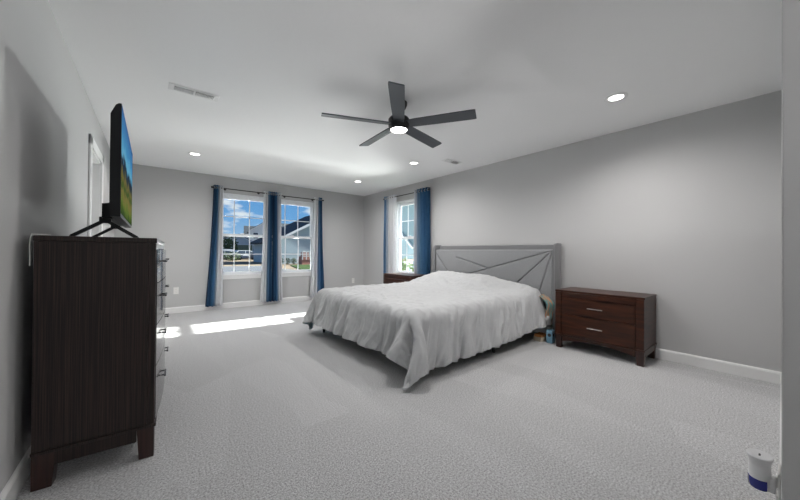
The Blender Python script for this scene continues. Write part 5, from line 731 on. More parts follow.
# door on the left wall: jamb, casing, slab set back in the opening
d1 = thing('door_1', 'white door in a white cased opening on the left wall', None, (XL, (DY0 + DY1) / 2, 0))
struct(d1)
hw = (DY1 - DY0) / 2
c = MB()
for s in (-1, 1):
    y0, y1 = sorted((s * (hw - .006), s * (hw + .085)))
    c.box(.0, .018, y0, y1, 0, DZ + .085, .005)
c.box(.0, .018, -hw - .085, hw + .085, DZ - .006, DZ + .085, .005)
c.build('door_casing', M['trim'], d1)
c = MB()
c.box(-.119, .0, -hw, -hw + .018, 0, DZ)
c.box(-.119, .0, hw - .018, hw, 0, DZ)
c.box(-.119, .0, -hw, hw, DZ - .018, DZ)
c.build('door_jamb', M['trim'], d1)
c = MB()
c.box(-.115, -.08, -hw + .018, hw - .018, .01, DZ - .018)
for z0, z1 in ((.2, .95), (1.08, 1.9)):
    c.box(-.082, -.074, -hw + .12, -.04, z0, z1, .006)
    c.box(-.082, -.074, .04, hw - .12, z0, z1, .006)
sl = c.build('door_panel', M['trim'], d1)
MB().cyl((-.08, -hw + .08, .95), (-.045, -hw + .08, .95), .011).sphere((-.03, -hw + .08, .95), .026).build('door_knob', M['gunmetal'], sl, True)

def window(name, label, loc, rz, w, ncol=3):
    """local x along the wall, +y outward, glass plane near y=.08"""
    t = thing(name, label, None, loc, rz)
    struct(t)
    h = w / 2
    f = MB()
    for s in (-1, 1):
        a, b = sorted((s * h, s * (h - .042)))
        f.box(a, b, .025, .14, WZ0, WZ1, .004)
    f.box(-h + .042, h - .042, .025, .14, WZ1 - .05, WZ1, .004)
    f.box(-h + .042, h - .042, .025, .14, WZ0, .62, .004)
    f.build('window_frame', M['vinyl'], t)
    zm = 1.363
    gx0, gx1 = -h + .042, h - .042
    for nm, y, z0, z1 in (('upper_sash', .098, zm - .025, WZ1 - .05), ('lower_sash', .066, .62, zm + .025)):
        st = .026
        sx = MB()
        sx.box(gx0, gx0 + st, y - .015, y + .015, z0, z1, .003)
        sx.box(gx1 - st, gx1, y - .015, y + .015, z0, z1, .003)
        sx.box(gx0 + st, gx1 - st, y - .015, y + .015, z1 - .048, z1, .003)
        sx.box(gx0 + st, gx1 - st, y - .015, y + .015, z0, z0 + .05, .003)
        so = sx.build(nm, M['vinyl'], t)
        g = MB()
        a, b, zz0, zz1 = gx0 + st, gx1 - st, z0 + .05, z1 - .048
        for k in range(1, ncol):
            x = a + (b - a) * k / ncol
            g.box(x - .008, x + .008, y - .005, y + .005, zz0, zz1)
        g.box(a, b, y - .0045, y + .0045, (zz0 + zz1) / 2 - .008, (zz0 + zz1) / 2 + .008)
        g.build('grille', M['vinyl'], so)
        MB().box(a, b, y + .006, y + .009, zz0, zz1).build('glass_pane', M['glass'], so)
    lk = MB()
    lk.box(-.03, .03, .03, .06, zm + .025, zm + .04, .004)
    lk.build('sash_lock', M['vinyl'], t)
    sl = MB()
    sl.box(-h - .03, h + .03, -.032, .03, .598, .62, .006)
    sl.box(-h - .01, h + .01, -.016, -.0005, .535, .598, .004)
    sl.build('window_sill', M['trim'], t)
    return t
window('window_1', 'left of the two white grilled windows in the back wall', (1.345, YB, 0), 0, .945)
window('window_2', 'right of the two white grilled windows in the back wall', (2.306, YB, 0), 0, .962)
window('window_3', 'white grilled window in the right wall between blue curtains', (XR, (RY0 + RY1) / 2, 0), -pi / 2, RY1 - RY0)

# ------------------------------------------------------------ outdoors
GZ = -.6
def ground_mat():
    m = mat('dry_ground', (.24, .19, .135), .95, spec=.1, var=((.25, .25, .25), (.19, .155, .115), .4, .6, 4))
    return m
struct(MB().box(-80, 140, 8, 220, GZ - .5, GZ).build('ground', ground_mat()))
struct(MB().box(5.2, 60, -30, 8, GZ - .5, GZ).build('side_ground', mat('side_yard_grass', (.035, .07, .02), .95, var=((3, 3, 3), (.06, .10, .03), .35, .65, 4))))
lawnm = mat('lawn_green', (.022, .050, .012), .95, spec=.1, var=((1.2, 1.2, 1.2), (.045, .072, .02), .35, .7, 5))
tag(MB().prism([(12.2, 35.0), (15.5, 36.2), (30, 36.2), (30, 20), (9.6, 23.8)], 'z', GZ + .002, GZ + .06).build('lawn', lawnm), 'bright green lawn in front of the pale blue house', 'lawn', kind='stuff')
struct(MB().prism([(-20, 18), (9.2, 18), (9.6, 23.5), (9.5, 36), (-20, 36.5)], 'z', GZ + .001, GZ + .03).build('street', mat('asphalt_street', (.075, .085, .10), .9, var=((.8, .8, .8), (.09, .10, .115), .4, .6, 4))))

siding = mat('pale_blue_siding', (.33, .42, .47), .7, bump=((.01, .01, 7), .3, .02, 0))
whites = mat('white_siding', (.52, .56, .60), .7)
greys = mat('grey_siding', (.34, .38, .42), .7)
tans = mat('tan_siding', (.40, .35, .28), .7)
roofm = mat('charcoal_roof_shingles', (.05, .057, .066), .9, spec=.1, var=((6, 6, 6), (.07, .08, .09), .4, .6, 3))
housewin = mat('dark_house_window', (.05, .07, .10), .1)
olive = mat('olive_garage_door', (.16, .19, .13), .6)
outwhite = mat('outdoor_white_trim', (.66, .68, .70), .5)

def house(name, label, loc, rz, w, d, eave, ridge, wallm, group=None, garage=None, wins=(), gable_front=True, door=None):
    """local x across the front, +y away; front face at y=0"""
    t = thing(name, label, 'house', loc, rz, group)
    h = w / 2
    b = MB()
    if gable_front:
        b.prism([(-h, 0), (h, 0), (h, eave), (0, ridge), (-h, eave)], 'y', 0, d)
    else:
        b.prism([(0, 0), (d, 0), (d, eave), (d / 2, ridge), (0, eave)], 'x', -h, h)
    b.build('house_walls', wallm, t)
    r = MB()
    o, th = .35, .22
    if gable_front:
        k = (ridge - eave) / h
        for s in (-1, 1):
            r.prism([(0, ridge), (s * (h + o), eave - k * o), (s * (h + o), eave - k * o + th), (0, ridge + th)], 'y', -o, d + o)
    else:
        k = (ridge - eave) / (d / 2)
        r.prism([(d / 2, ridge), (-o, eave - k * o), (-o, eave - k * o + th), (d / 2, ridge + th)], 'x', -h - o, h + o)
        r.prism([(d / 2, ridge), (d + o, eave - k * o), (d + o, eave - k * o + th), (d / 2, ridge + th)], 'x', -h - o, h + o)
    r.build('roof', roofm, t)
    if gable_front:
        k = (ridge - eave) / h
        g = MB()
        for s in (-1, 1):
            g.prism([(0, ridge - .12), (s * (h + o), eave - k * o - .12), (s * (h + o), eave - k * o + .1), (0, ridge + .1)], 'y', -o - .05, -o)
        g.build('rake_trim', outwhite, t)
    for (x, z, ww, wh) in wins:
        f = MB().box(x - ww / 2 - .12, x + ww / 2 + .12, -.06, .02, z - .12, z + wh + .12).build('window_trim', outwhite, t)
        MB().box(x - ww / 2, x + ww / 2, -.09, -.05, z, z + wh).build('window_pane', housewin, f)
    if garage:
        x, gw, gh, gm = garage
        f = MB().box(x - gw / 2 - .15, x + gw / 2 + .15, -.06, .02, 0, gh + .15).build('garage_trim', outwhite, t)
        MB().box(x - gw / 2, x + gw / 2, -.09, -.05, 0, gh).build('garage_door', gm, f)
    if door:
        MB().box(door - .5, door + .5, -.07, .0, 0, 2.1).build('front_door', housewin, t)
    return t

def at_px(px, py, y):
    d = _f * FPX + _rt * (px - 400) + _up * (250 - py)
    k = y / d.y
    return Vector((d.x * k, y, CAMH + d.z * k))
# row of town houses up the slope behind the street
A = at_px(225, 257, 92)
house('town_house', 'low white house at far left beyond the parked cars', (A.x, 92, GZ + .3), -.15, 9, 9, 3.4, 5.6, whites, 'town houses across the street', garage=(-1.5, 3.4, 2.4, outwhite), wins=((2.2, 1, 1.2, 1.4),))
A = at_px(238, 257, 74)
house('town_house', 'white house with an olive garage door behind the parked cars', (A.x, 74, GZ + .2), -.1, 6, 7, 3.2, 4.9, whites, 'town houses across the street', garage=(1.0, 3.6, 2.7, olive), wins=((-2.2, 1, .9, 1.5),))
A = at_px(247, 250, 104)
house('town_house', 'taller grey house with a wide roof standing farthest back', (A.x + 3.5, 104, GZ + .6), -.2, 8, 9, 6.0, 8.9, greys, 'town houses across the street', wins=((-2.8, 3.9, 1.1, 1.5), (-.6, 3.9, 1.1, 1.5), (2.4, 3.9, 1.1, 1.5), (-2.6, 1, 1.2, 1.5)), gable_front=False, garage=(1.6, 3.4, 2.4, tans))
A = at_px(263, 250, 84)
house('town_house', 'tall white gabled house at the right edge of the left window', (A.x + .5, 85, GZ + .4), -.2, 7.0, 10, 6.4, 8.6, whites, 'town houses across the street', wins=((-2, 4.4, 1.1, 1.5), (1.2, 4.4, 1.1, 1.5), (-2.1, 1, 1.1, 1.6)), garage=(1.4, 2.6, 2.3, outwhite))
A = at_px(287, 250, 66)
house('town_house', 'grey roofed house partly behind the pale blue house', (A.x, 66, GZ + .2), -.1, 6.4, 8, 5.2, 7.4, greys, 'town houses across the street', wins=((-2.2, 3.4, .9, 1.4), (-.4, 3.4, .9, 1.4), (-2.2, .9, .9, 1.4)), gable_front=False)
# near pale blue house: its long side gable rises to the right
P0, P1 = at_px(276, 241, 40), at_px(336, 211.5, 40)
k = (P1.z - P0.z) / (P1.x - P0.x)
nh = thing('siding_house', 'large pale blue sided house with a rising white roof edge', 'house', (P0.x, 40, GZ))
zz0, zz1, L = P0.z - GZ, P1.z - GZ, P1.x - P0.x
MB().prism([(0, 0), (2 * L, 0), (2 * L, zz0), (L, zz1), (0, zz0)], 'y', 0, 11).build('house_walls', siding, nh)
b = MB()
b.prism([(-.6, zz0 - .6 * k), (L, zz1), (L, zz1 + .25), (-.6, zz0 - .6 * k + .25)], 'y', -.4, 11.4)
b.prism([(2 * L + .6, zz0 - .6 * k), (L, zz1), (L, zz1 + .25), (2 * L + .6, zz0 - .6 * k + .25)], 'y', -.4, 11.4)
b.build('roof', roofm, nh)
b = MB()
b.prism([(-.6, zz0 - .6 * k - .1), (L, zz1 - .1), (L, zz1 + .22), (-.6, zz0 - .6 * k + .22)], 'y', -.48, -.4)
b.prism([(2 * L + .6, zz0 - .6 * k - .1), (L, zz1 - .1), (L, zz1 + .22), (2 * L + .6, zz0 - .6 * k + .22)], 'y', -.48, -.4)
b.build('rake_trim', outwhite, nh)
# porch swing seat and railing by its wall
q = at_px(300, 259, 37)
rs = thing('porch_railing', 'white and red porch railing against the pale blue house', 'railing', (q.x + .25, 37, GZ))
redm = mat('weathered_red_boards', (.33, .16, .13), .8)
b = MB()
b.box(0, 2.6, 0, 1.6, 0, .62)
b.build('porch_deck', redm, rs)
b = MB()
for i in range(6):
    b.box(i * .5, i * .5 + .1, -.06, .04, .6, 1.65)
b.box(0, 2.6, -.06, .04, 1.55, 1.68)
b.box(0, 2.6, -.06, .04, 1.0, 1.1)
b.build('rail_boards', outwhite, rs)
b = MB()
b.box(.05, 2.4, .2, 1.2, .62, 1.0).box(.2, 1.0, .3, 1.0, 1.0, 1.5)
b.build('porch_bench', redm, rs)

def leafy(name, label, cat, loc, r, n, m, seed, group=None, trunk=None):
    rnd = random.Random(seed)
    b = MB()
    for i in range(n):
        u = Vector((rnd.gauss(0, 1), rnd.gauss(0, 1), rnd.gauss(0, 1))).normalized() * (rnd.random() ** .35)
        p = Vector((u.x * r[0], u.y * r[1], r[2] + u.z * r[2]))
        s = rnd.uniform(.10, .2) * (r[0] + r[2]) * .5
        q = Vector((rnd.gauss(0, 1), rnd.gauss(0, 1), rnd.gauss(0, 1))).normalized().to_track_quat('Z', 'Y')
        vs = [b.bm.verts.new(p + q @ Vector(v)) for v in ((-s, 0, 0), (0, -s * .5, s * .1), (s, 0, 0), (0, s * .5, s * .1))]
        b.bm.faces.new(vs)
    t = thing(name, label, cat, loc, 0, group)
    b.build('foliage', m, t)
    st = MB()
    th = trunk or r[2] * .8
    st.cyl((0, 0, 0), (0, 0, th), r[0] * .07, r[0] * .04, 8)
    for i in range(4):
        a = i * 1.7
        st.cyl((0, 0, th * .6), (cos(a) * r[0] * .5, sin(a) * r[0] * .5, r[2] * 1.3), r[0] * .03, r[0] * .012, 6)
    st.build('stem', mat('bark_' + str(seed), (.08, .06, .04), .9), t)
    return t
leafm = mat('shrub_leaves', (.025, .05, .016), .8, var=((2, 2, 2), (.06, .09, .03), .3, .7, 2))
leafl = mat('pale_green_leaves', (.14, .20, .09), .8, var=((5, 5, 5), (.22, .28, .15), .3, .7, 2))
for i, (px, yy, rr, lb) in enumerate(((280.5, 38.5, .42, 'dark shrub at the left corner of the pale blue house'), (287.5, 38.6, .42, 'low dark shrub along the middle of the pale blue wall'), (293.8, 38.6, .36, 'small shrub beside the red porch railing'))):
    q = at_px(px, 258, yy)
    leafy('shrub', lb, 'shrub', (q.x, yy, GZ), (rr, rr * .8, .42), 260, leafm, i + 3, 'shrubs along the pale blue house')

def car(name, label, loc, rz, bodym, group, van=False):
    t = thing(name, label, 'car', loc, rz, group)
    L, Wd = 4.7, 1.85
    b = MB()
    top = 1.75
    if van:
        pts = [(-2.35, .35), (2.3, .35), (2.35, .8), (2.15, 1.05), (1.55, 1.2), (.95, 1.9), (-2.25, 1.95), (-2.35, 1.2)]
    else:
        pts = [(-2.35, .38), (2.3, .38), (2.37, .75), (2.2, 1.0), (1.25, 1.1), (.55, 1.68), (-1.6, 1.74), (-2.2, 1.15), (-2.37, .8)]
    b.prism(pts, 'y', -Wd / 2, Wd / 2)
    b.build('car_body', bodym, t)
    for s in (-1, 1):
        w = MB()
        y = s * (Wd / 2 + .006)
        a, c_ = sorted((y, y - s * .02))
        w.prism([(1.0, 1.12), (.45, 1.58), (-.35, 1.62), (-.35, 1.12)], 'y', a, c_)
        w.prism([(-.45, 1.12), (-.45, 1.62), (-1.5, 1.64), (-1.95, 1.12)], 'y', a, c_)
        w.build('side_window', housewin, t)
        for x in (-1.4, 1.45):
            y0, y1 = s * (Wd / 2 - .2), s * (Wd / 2 + .02)
            wh = MB().cyl((x, y0, .36), (x, y1, .36), .36, n=20).build('wheel', M['blackplastic'], t)
            MB().cyl((x, y1, .36), (x, y1 + s * .01, .36), .2, n=12).build('hub_cap', outwhite, wh)
    for y in (-.62, .62):
        MB().box(2.28, 2.39, y - .17, y + .17, .7, .85, .02).build('headlight', outwhite, t)
    return t
carw = mat('white_car_paint', (.45, .48, .52), .3, coat=.5)
card = mat('dark_car_paint', (.045, .055, .07), .3, coat=.5)
q = at_px(246, 259.6, 62)
car('car', 'white sport utility car parked at the middle of the street', (q.x, 62, GZ), .12, carw, 'parked cars outside')
q = at_px(258, 259.3, 60)
car('car', 'dark car parked to the right of the white sport utility car', (q.x + 1.2, 60, GZ), .1, card, 'parked cars outside')
q = at_px(226, 259.3, 64)
car('van', 'white van parked farthest left on the street', (q.x, 64, GZ), .05, carw, 'parked cars outside', van=True)
q = at_px(232.5, 259.5, 55)
leafy('shrub', 'dark shrub between the white van and the parked car', 'shrub', (q.x, 55, GZ), (1.4, 1.2, .75), 260, leafm, 21)
q = at_px(228, 244, 70)
leafy('tree', 'dark tree above the white van far away', 'tree', (q.x, 70, GZ + .3), (1.9, 1.9, 2.4), 300, leafm, 23, trunk=3)

# neighbour's house seen through the side window
teal = mat('teal_grey_siding', (.20, .30, .34), .7, bump=((.01, .01, 7), .3, .02, 0))
n2 = thing('neighbor_house', 'teal grey house close outside the side window', 'house', (9.2, 10.2, GZ), 0)
MB().prism([(0, 0), (9, 0), (9, 4.2), (4.5, 6.4), (0, 4.2)], 'y', 0, 9).build('house_walls', teal, n2)
b = MB()
b.prism([(4.5, 6.4), (-.5, 3.95), (-.5, 4.2), (4.5, 6.65)], 'y', -.4, 9.4)
b.prism([(4.5, 6.4), (9.5, 3.95), (9.5, 4.2), (4.5, 6.65)], 'y', -.4, 9.4)
b.build('roof', roofm, n2)
b = MB()
b.box(.6, 1.6, -.1, -.0005, 1.2, 2.4)
wf_ = b.build('window_trim', outwhite, n2)
MB().box(.72, 1.48, -.13, -.1, 1.3, 2.3).build('window_pane', housewin, wf_)
b = MB()
b.tube([(-.06, 1.9, 3.15), (-.06, 1.1, 2.55), (-.06, .2, 1.85)], .06)
b.build('rake_trim', outwhite, n2)
for i, (x, y, r, lb, m_) in enumerate(((7.2, 9.0, (.7, .7, .75), 'pale green bush at lower left outside the side window', leafl), (8.55, 9.15, (.45, .4, .5), 'dark green bush at lower right outside the side window', leafm))):
    leafy('bush', lb, 'bush', (x, y, GZ), r, 320, m_, 31 + i)
fr_ = thing('deck_railing', 'brown and white deck railing outside the side window', 'railing', (8.4, 9.9, GZ))
b = MB()
b.box(-.6, 2.0, 0, .08, 1.28, 1.36).box(-.6, 2.0, 0, .08, .5, .58)
b.build('rail', mat('brown_deck_wood', (.16, .11, .08), .8), fr_)
b = MB()
for i in range(14):
    b.box(-.55 + i * .19, -.50 + i * .19, .015, .065, .58, 1.28)
b.build('balusters', outwhite, fr_)
for x in (-.6, .7, 1.92):
    MB().box(x, x + .09, -.01, .09, 0, 1.4).build('rail_post', outwhite, fr_)

# ------------------------------------------------------------ curtains
def curtain(label, loc, rz, top, bot, zt, zb, folds, flip, group, seed, depth=.036, ur=(0, 1)):
    """top, bot = (x0, x1) along local x; flip puts the navy edge at x1; hangs in local y around 0"""
    t = thing('curtain', label, 'curtain', loc, rz, group)
    rnd = random.Random(seed)
    bm = bmesh.new()
    uvl = bm.loops.layers.uv.new('UVMap')
    nx, nz = folds * 12, 40
    ph = [rnd.uniform(-.5, .5) for _ in range(6)]
    G = []
    for j in range(nz + 1):
        v = j / nz
        row = []
        e = v ** 1.5
        a = top[0] + (bot[0] - top[0]) * e
        b_ = top[1] + (bot[1] - top[1]) * e
        for i in range(nx + 1):
            u = i / nx
            w = u + .012 * sin(7 * u + 3 * v + ph[0]) * v
            amp = depth * (1 - .25 * v + .25 * sin(5.3 * u + ph[1] + 2 * v) * v)
            th = 2 * pi * folds * w + .5 * v * sin(3 * u + ph[2])
            x = a + (b_ - a) * u + .006 * sin(th * 2) * v
            y = amp * cos(th) + .008 * sin(9 * v + ph[3] + 4 * u) * v
            row.append(bm.verts.new((x, y, zt + (zb - zt) * v + .004 * sin(th + ph[4]) * (v > .99))))
        G.append(row)
    for j in range(nz):
        for i in range(nx):
            f = bm.faces.new((G[j][i], G[j][i + 1], G[j + 1][i + 1], G[j + 1][i]))
            f.smooth = True
            for lp, (ii, jj) in zip(f.loops, ((i, j), (i + 1, j), (i + 1, j + 1), (i, j + 1))):
                u = ii / nx
                u = 1 - u if flip else u
                lp[uvl].uv = (ur[0] + (ur[1] - ur[0]) * u, 1 - jj / nz)
    me = bpy.data.meshes.new('curtain_cloth')
    bm.to_mesh(me); bm.free()
    me.materials.append(M['curtain'])
    o = bpy.data.objects.new('curtain_cloth', me)
    S.collection.objects.link(o)
    o.parent = t
    md = o.modifiers.new('thickness', 'SOLIDIFY'); md.thickness = .0025; md.offset = 0
    for k in range(folds):
        for q in (.25, .75):
            u = (k + q) / folds
            x = top[0] + (top[1] - top[0]) * u
            MB().ring((x, 0, zt - .045), .021, .004, 'x', 16, 6).build('grommet', M['nickel'], t, True)
    return t
CY = YB - .085
gb = 'ombre curtains on the back wall'
RZ = 2.205
curtain('ombre curtain left of the left back window, navy edge outermost', (0, CY, 0), 0, (.845, 1.005), (.735, 1.01), 2.25, .07, 4, False, gb, 1)
curtain('ombre curtain between the back windows, its white edge over the left window', (0, CY, 0), 0, (1.70, 1.868), (1.655, 1.868), 2.25, .062, 4, True, gb, 2)
curtain('ombre curtain between the back windows, its white edge over the right window', (0, CY, 0), 0, (1.872, 2.035), (1.872, 2.085), 2.25, .062, 4, False, gb, 3)
curtain('ombre curtain right of the right back window, partly behind the bed', (0, CY, 0), 0, (2.745, 2.92), (2.66, 3.01), 2.25, .062, 4, True, gb, 4)
def rod(label, loc, rz, x0, x1, z, group):
    t = thing('curtain_rod', label, 'curtain rod', loc, rz, group)
    MB().cyl((x0, 0, z), (x1, 0, z), .009, n=12).build('pole', M['rod'], t, True)
    for x, s in ((x0, -1), (x1, 1)):
        MB().cyl((x, 0, z), (x + s * .02, 0, z), .014, n=12).sphere((x + s * .03, 0, z), .018).build('finial', M['rod'], t, True)
    for x in (x0 + .185, x1 - .185):
        MB().cyl((x, .0, z), (x, .0845, z), .006, n=8).cyl((x, .078, z), (x, .0845, z), .022, n=14).build('bracket', M['rod'], t, True)
    return t
rod('dark curtain rod across the left back window', (0, CY, 0), 0, .85, 1.80, RZ, 'dark curtain rods')
rod('dark curtain rod across the right back window', (0, CY, 0), 0, 1.935, 2.91, RZ - .01, 'dark curtain rods')
CX = XR - .085
gr = 'ombre curtains at the side window'
curtain('ombre curtain at the far side of the side window, mostly white', (CX, 0, 0), -pi / 2, (-5.50, -5.10), (-5.52, -5.12), 2.275, .07, 5, False, gr, 5, .03, (.3, 1.0))
curtain('ombre curtain at the near side of the side window, mostly blue', (CX, 0, 0), -pi / 2, (-4.50, -4.10), (-4.49, -4.06), 2.275, .07, 5, True, gr, 6, .04, (.15, .66))
rod('dark curtain rod across the side window above the far nightstand', (CX, 0, 0), -pi / 2, -5.49, -4.11, 2.23, 'dark curtain rods')

# ------------------------------------------------------------ bed
bed = thing('bed', 'king size bed with a grey upholstered headboard against right wall', 'bed', (3.0, 2.84, 0))
def bx(o):
    o.location = (-3.0, -2.84, 0)
    return o
HX0, HX1, HY0, HY1, HZ = 3.895, 4.0, 1.79, 3.83, 1.115
def hl(a, b):
    return (Vector(a), Vector(b))
lines = [hl((1.80, 1.10), (3.25, .69)), hl((1.80, 1.10), (2.34, .60)), hl((1.80, 1.10), (1.97, .55)),
         hl((3.815, 1.06), (3.45, .64)), hl((3.36, .99), (2.72, .83))]
def segd(p, a, b):
    d = b - a
    t = max(0, min(1, (p - a).dot(d) / d.dot(d)))
    return (p - (a + d * t)).length
bm = bmesh.new()
NYh, NZh = 520, 180
Zb = .42
G = []
for i in range(NYh + 1):
    row = []
    for j in range(NZh + 1):
        p = Vector((HY0 + (HY1 - HY0) * i / NYh, Zb + (HZ - Zb) * j / NZh))
        dd = min(segd(p, a, b) for a, b in lines)
        g = .020 * exp(-(dd / .0055) ** 2) + .003 * exp(-(dd / .018) ** 2)
        e = min(p.x - HY0, HY1 - p.x, HZ - p.y)
        g += .018 * max(0, 1 - e / .018) ** 2
        row.append(bm.verts.new((HX0 + g, p.x, p.y)))
    G.append(row)
for i in range(NYh):
    for j in range(NZh):
        f = bm.faces.new((G[i][j], G[i][j + 1], G[i + 1][j + 1], G[i + 1][j])); f.smooth = True
# back of the panel
cs = [G[0][0], G[NYh][0], G[NYh][NZh], G[0][NZh]]
bk = [bm.verts.new((HX1, v.co.y, v.co.z)) for v in cs]
bm.faces.new(bk)
bm.faces.new([G[i][NZh] for i in range(NYh + 1)] + [bk[2], bk[3]])
bm.faces.new([G[0][j] for j in range(NZh + 1)] + [bk[3], bk[0]])
bm.faces.new([G[NYh][j] for j in range(NZh + 1)] + [bk[2], bk[1]])
bm.faces.new([G[i][0] for i in range(NYh + 1)] + [bk[1], bk[0]])
m_ = MB(); m_.bm.free(); m_.bm = bm
hb = bx(m_.build('headboard', M['headboard'], bed))
m_ = MB()
m_.box(4.001, 4.045, HY0 - .01, HY1 + .01, .25, 1.18, .012, 3)
o = m_.build('back_rail', M['headboard_edge'], hb)
for y0, y1 in ((1.755, 1.787), (3.833, 3.885)):
    m_ = MB()
    # wing board with a rounded top front corner
    pts = [(4.045, .02), (3.875, .02), (3.875, 1.13)]
    for k in range(7):
        a = pi - k * pi / 12
        pts.append((3.935 + .06 * cos(a), 1.135 + .06 * sin(a)))
    pts.append((4.045, 1.195))
    m_.prism(pts, 'y', y0, y1)
    es = [e for e in m_.bm.edges if len(e.link_faces) == 2 and any(len(f.verts) > 4 for f in e.link_faces)]
    bmesh.ops.bevel(m_.bm, geom=es, offset=.008, segments=3, affect='EDGES', profile=.5)
    m_.build('headboard_wing', M['headboard_edge'], hb, True)
m_ = MB()
m_.box(1.76, 1.79, 1.93, 3.81, .155, .215, .006)
bx(m_.build('foot_rail', M['bedframe'], bed))
for y in (1.925, 3.785):
    bx(MB().box(1.79, 3.875, y, y + .03, .155, .215, .006).build('side_rail', M['bedframe'], bed))
bx(MB().box(1.79, 3.87, 2.84, 2.88, .13, .175, .004).build('centre_rail', M['bedframe'], bed))
m_ = MB()
for k in range(11):
    x = 1.86 + k * .19
    m_.box(x, x + .07, 1.956, 3.784, .176, .192)
bx(m_.build('slats', M['bedframe'], bed))
for x, y in ((1.775, 1.945), (1.775, 3.795), (2.86, 1.94), (2.86, 3.80), (2.3, 2.86), (3.4, 2.86)):
    bx(MB().cyl((x, y, 0), (x, y, .15), .016, .022, 12).build('leg', M['bedframe'], bed, True))
mt = bx(MB().box(1.73, 3.878, 1.945, 3.80, .217, .538, .06, 4).build('mattress', M['mattress'], bed, True))

# patterned sheet edge showing past the comforter at the near head corner
bm = bmesh.new()
G = [[bm.verts.new((3.75 + .118 * i / 8, 1.785 + .03 * (1 - i / 8) - .022 * sin(pi * min(1, j / 10)) + .006 * sin(i * 1.9 + j * .3) + (.10 * (1 - j / 5) ** 2 if j < 5 else 0), .545 - .36 * j / 16)) for j in range(17)] for i in range(9)]
for i in range(8):
    for j in range(16):
        f = bm.faces.new((G[i][j], G[i + 1][j], G[i + 1][j + 1], G[i][j + 1])); f.smooth = True
m_ = MB(); m_.bm.free(); m_.bm = bm
so = bx(m_.build('patterned_sheet', mat('orange_and_teal_striped_sheet', (.52, .27, .16), .85, spec=.1, var=((70, 20, 5), (.16, .32, .31), .46, .52, 1)), bed, True))
md = so.modifiers.new('thickness', 'SOLIDIFY'); md.thickness = .004
so['label'] = 'orange and teal patterned sheet edge'

# pillows lie under the comforter
pm = mat('patterned_pillow_cloth', (.62, .42, .30), .85, var=((9, 9, 9), (.24, .42, .42), .46, .54, 2))
def pillow(label, c, r, rz):
    bm = bmesh.new()
    n = 20
    G = {}
    for side in (1, -1):
        for i in range(n + 1):
            for j in range(n + 1):
                u, v = -1 + 2 * i / n, -1 + 2 * j / n
                edge = (1 - u ** 4) * (1 - v ** 4)
                if side < 0 and edge < 1e-6:
                    G[side, i, j] = G[1, i, j]
                    continue
                z = side * r[2] * max(0, edge) ** .45
                G[side, i, j] = bm.verts.new((u * r[0] * (1 - .06 * v * v), v * r[1] * (1 - .05 * u * u), z))
        for i in range(n):
            for j in range(n):
                f = bm.faces.new((G[side, i, j], G[side, i + 1, j], G[side, i + 1, j + 1], G[side, i, j + 1])); f.smooth = True
    m_ = MB(); m_.bm.free(); m_.bm = bm
    o = m_.build('pillow', pm, None, True)
    o.location = c; o.rotation_euler = (0, 0, rz)
    tag(o, label, 'pillow', 'pillows under the comforter')
pillow('farther pillow hidden under the hump of the comforter', (3.60, 3.31, .60), (.20, .31, .05), 0)
pillow('middle pillow hidden under the hump of the comforter', (3.60, 2.68, .595), (.20, .27, .045), 0)
pillow('orange and teal pillow at the near corner of the bed head', (3.72, 2.17, .565), (.12, .17, .022), 0)

# comforter: cloth draped over the mattress (coordinates in millimetres, row differences)
NX, NY = 74, 84
_v = DUVET
bm = bmesh.new()
G = []
cur = [0, 0, 0]
prev = None
TOPZ = .55
for i in range(NX):
    row = []
    for j in range(NY):
        k = (i * NY + j)
        d = [_v[k], _v[NX * NY + k], _v[2 * NX * NY + k]]
        if j == 0:
            cur = d if prev is None else [a + b for a, b in zip(prev, d)]
            prev = list(cur)
        else:
            cur = [a + b for a, b in zip(cur, d)]
        row.append(Vector((cur[0] / 1000, cur[1] / 1000, cur[2] / 1000)))
    G.append(row)
for i in range(NX):
    for j in range(NY):
        p = G[i][j]
        drop = max(0, min(1, (TOPZ - p.z) / .4))
        onside = p.y < 1.93 and p.x > 1.72
        onfoot = p.x < 1.75 and 1.95 < p.y < 3.82
        w = drop ** 1.2
        if onside:
            s_ = p.x
            f_ = .016 * sin(s_ * 23 + 1.3 * sin(s_ * 5)) + .012 * sin(s_ * 41 + 2)
            p.y -= (.055 + f_) * w
        elif p.y > 3.8 and p.x > 1.72:
            s_ = p.x
            p.y += (.03 + .012 * sin(s_ * 25)) * w
        elif onfoot:
            s_ = p.y
            f_ = .018 * sin(s_ * 21 + 1.5 * sin(s_ * 4)) + .012 * sin(s_ * 37 + 1)
            p.x -= (.075 + f_) * w * max(0, min(1, (p.y - 1.95) / .55))
        p.z = max(p.z + .004, .012)
        wc = max(0, 1 - i / 15) * max(0, 1 - j / 15)
        wc = min(1, wc * 2.2) * drop
        p.x -= .045 * wc
        p.y += (1.815 - p.y) * .6 * wc
        wf_ = min(1, max(0, 1 - i / 15) * max(0, (j - 68) / 15) * 2.2) * drop
        p.x += .07 * wf_
        if p.x > 3.5 and p.y < 1.98:
            p.y -= .055 * (p.x - 3.5) / .37 * drop
            p.x = 3.5 + (p.x - 3.5) * .88
        if p.x > 3.6 and p.y > 1.98:
            p.x += .012 * (p.x - 3.6) / .26
V = [[bm.verts.new(p) for p in row] for row in G]
for i in range(NX - 1):
    for j in range(NY - 1):
        f = bm.faces.new((V[i][j], V[i + 1][j], V[i + 1][j + 1], V[i][j + 1])); f.smooth = True
me = bpy.data.meshes.new('comforter_cage')
uvl = bm.loops.layers.uv.new('UVMap')
ij = {}
for i in range(NX):
    for j in range(NY):
        ij[V[i][j]] = (i, j)
for f in bm.faces:
    for lp in f.loops:
        i, j = ij[lp.vert]
        lp[uvl].uv = (i * .034, j * .032)
bm.normal_update()
bm.to_mesh(me); bm.free()
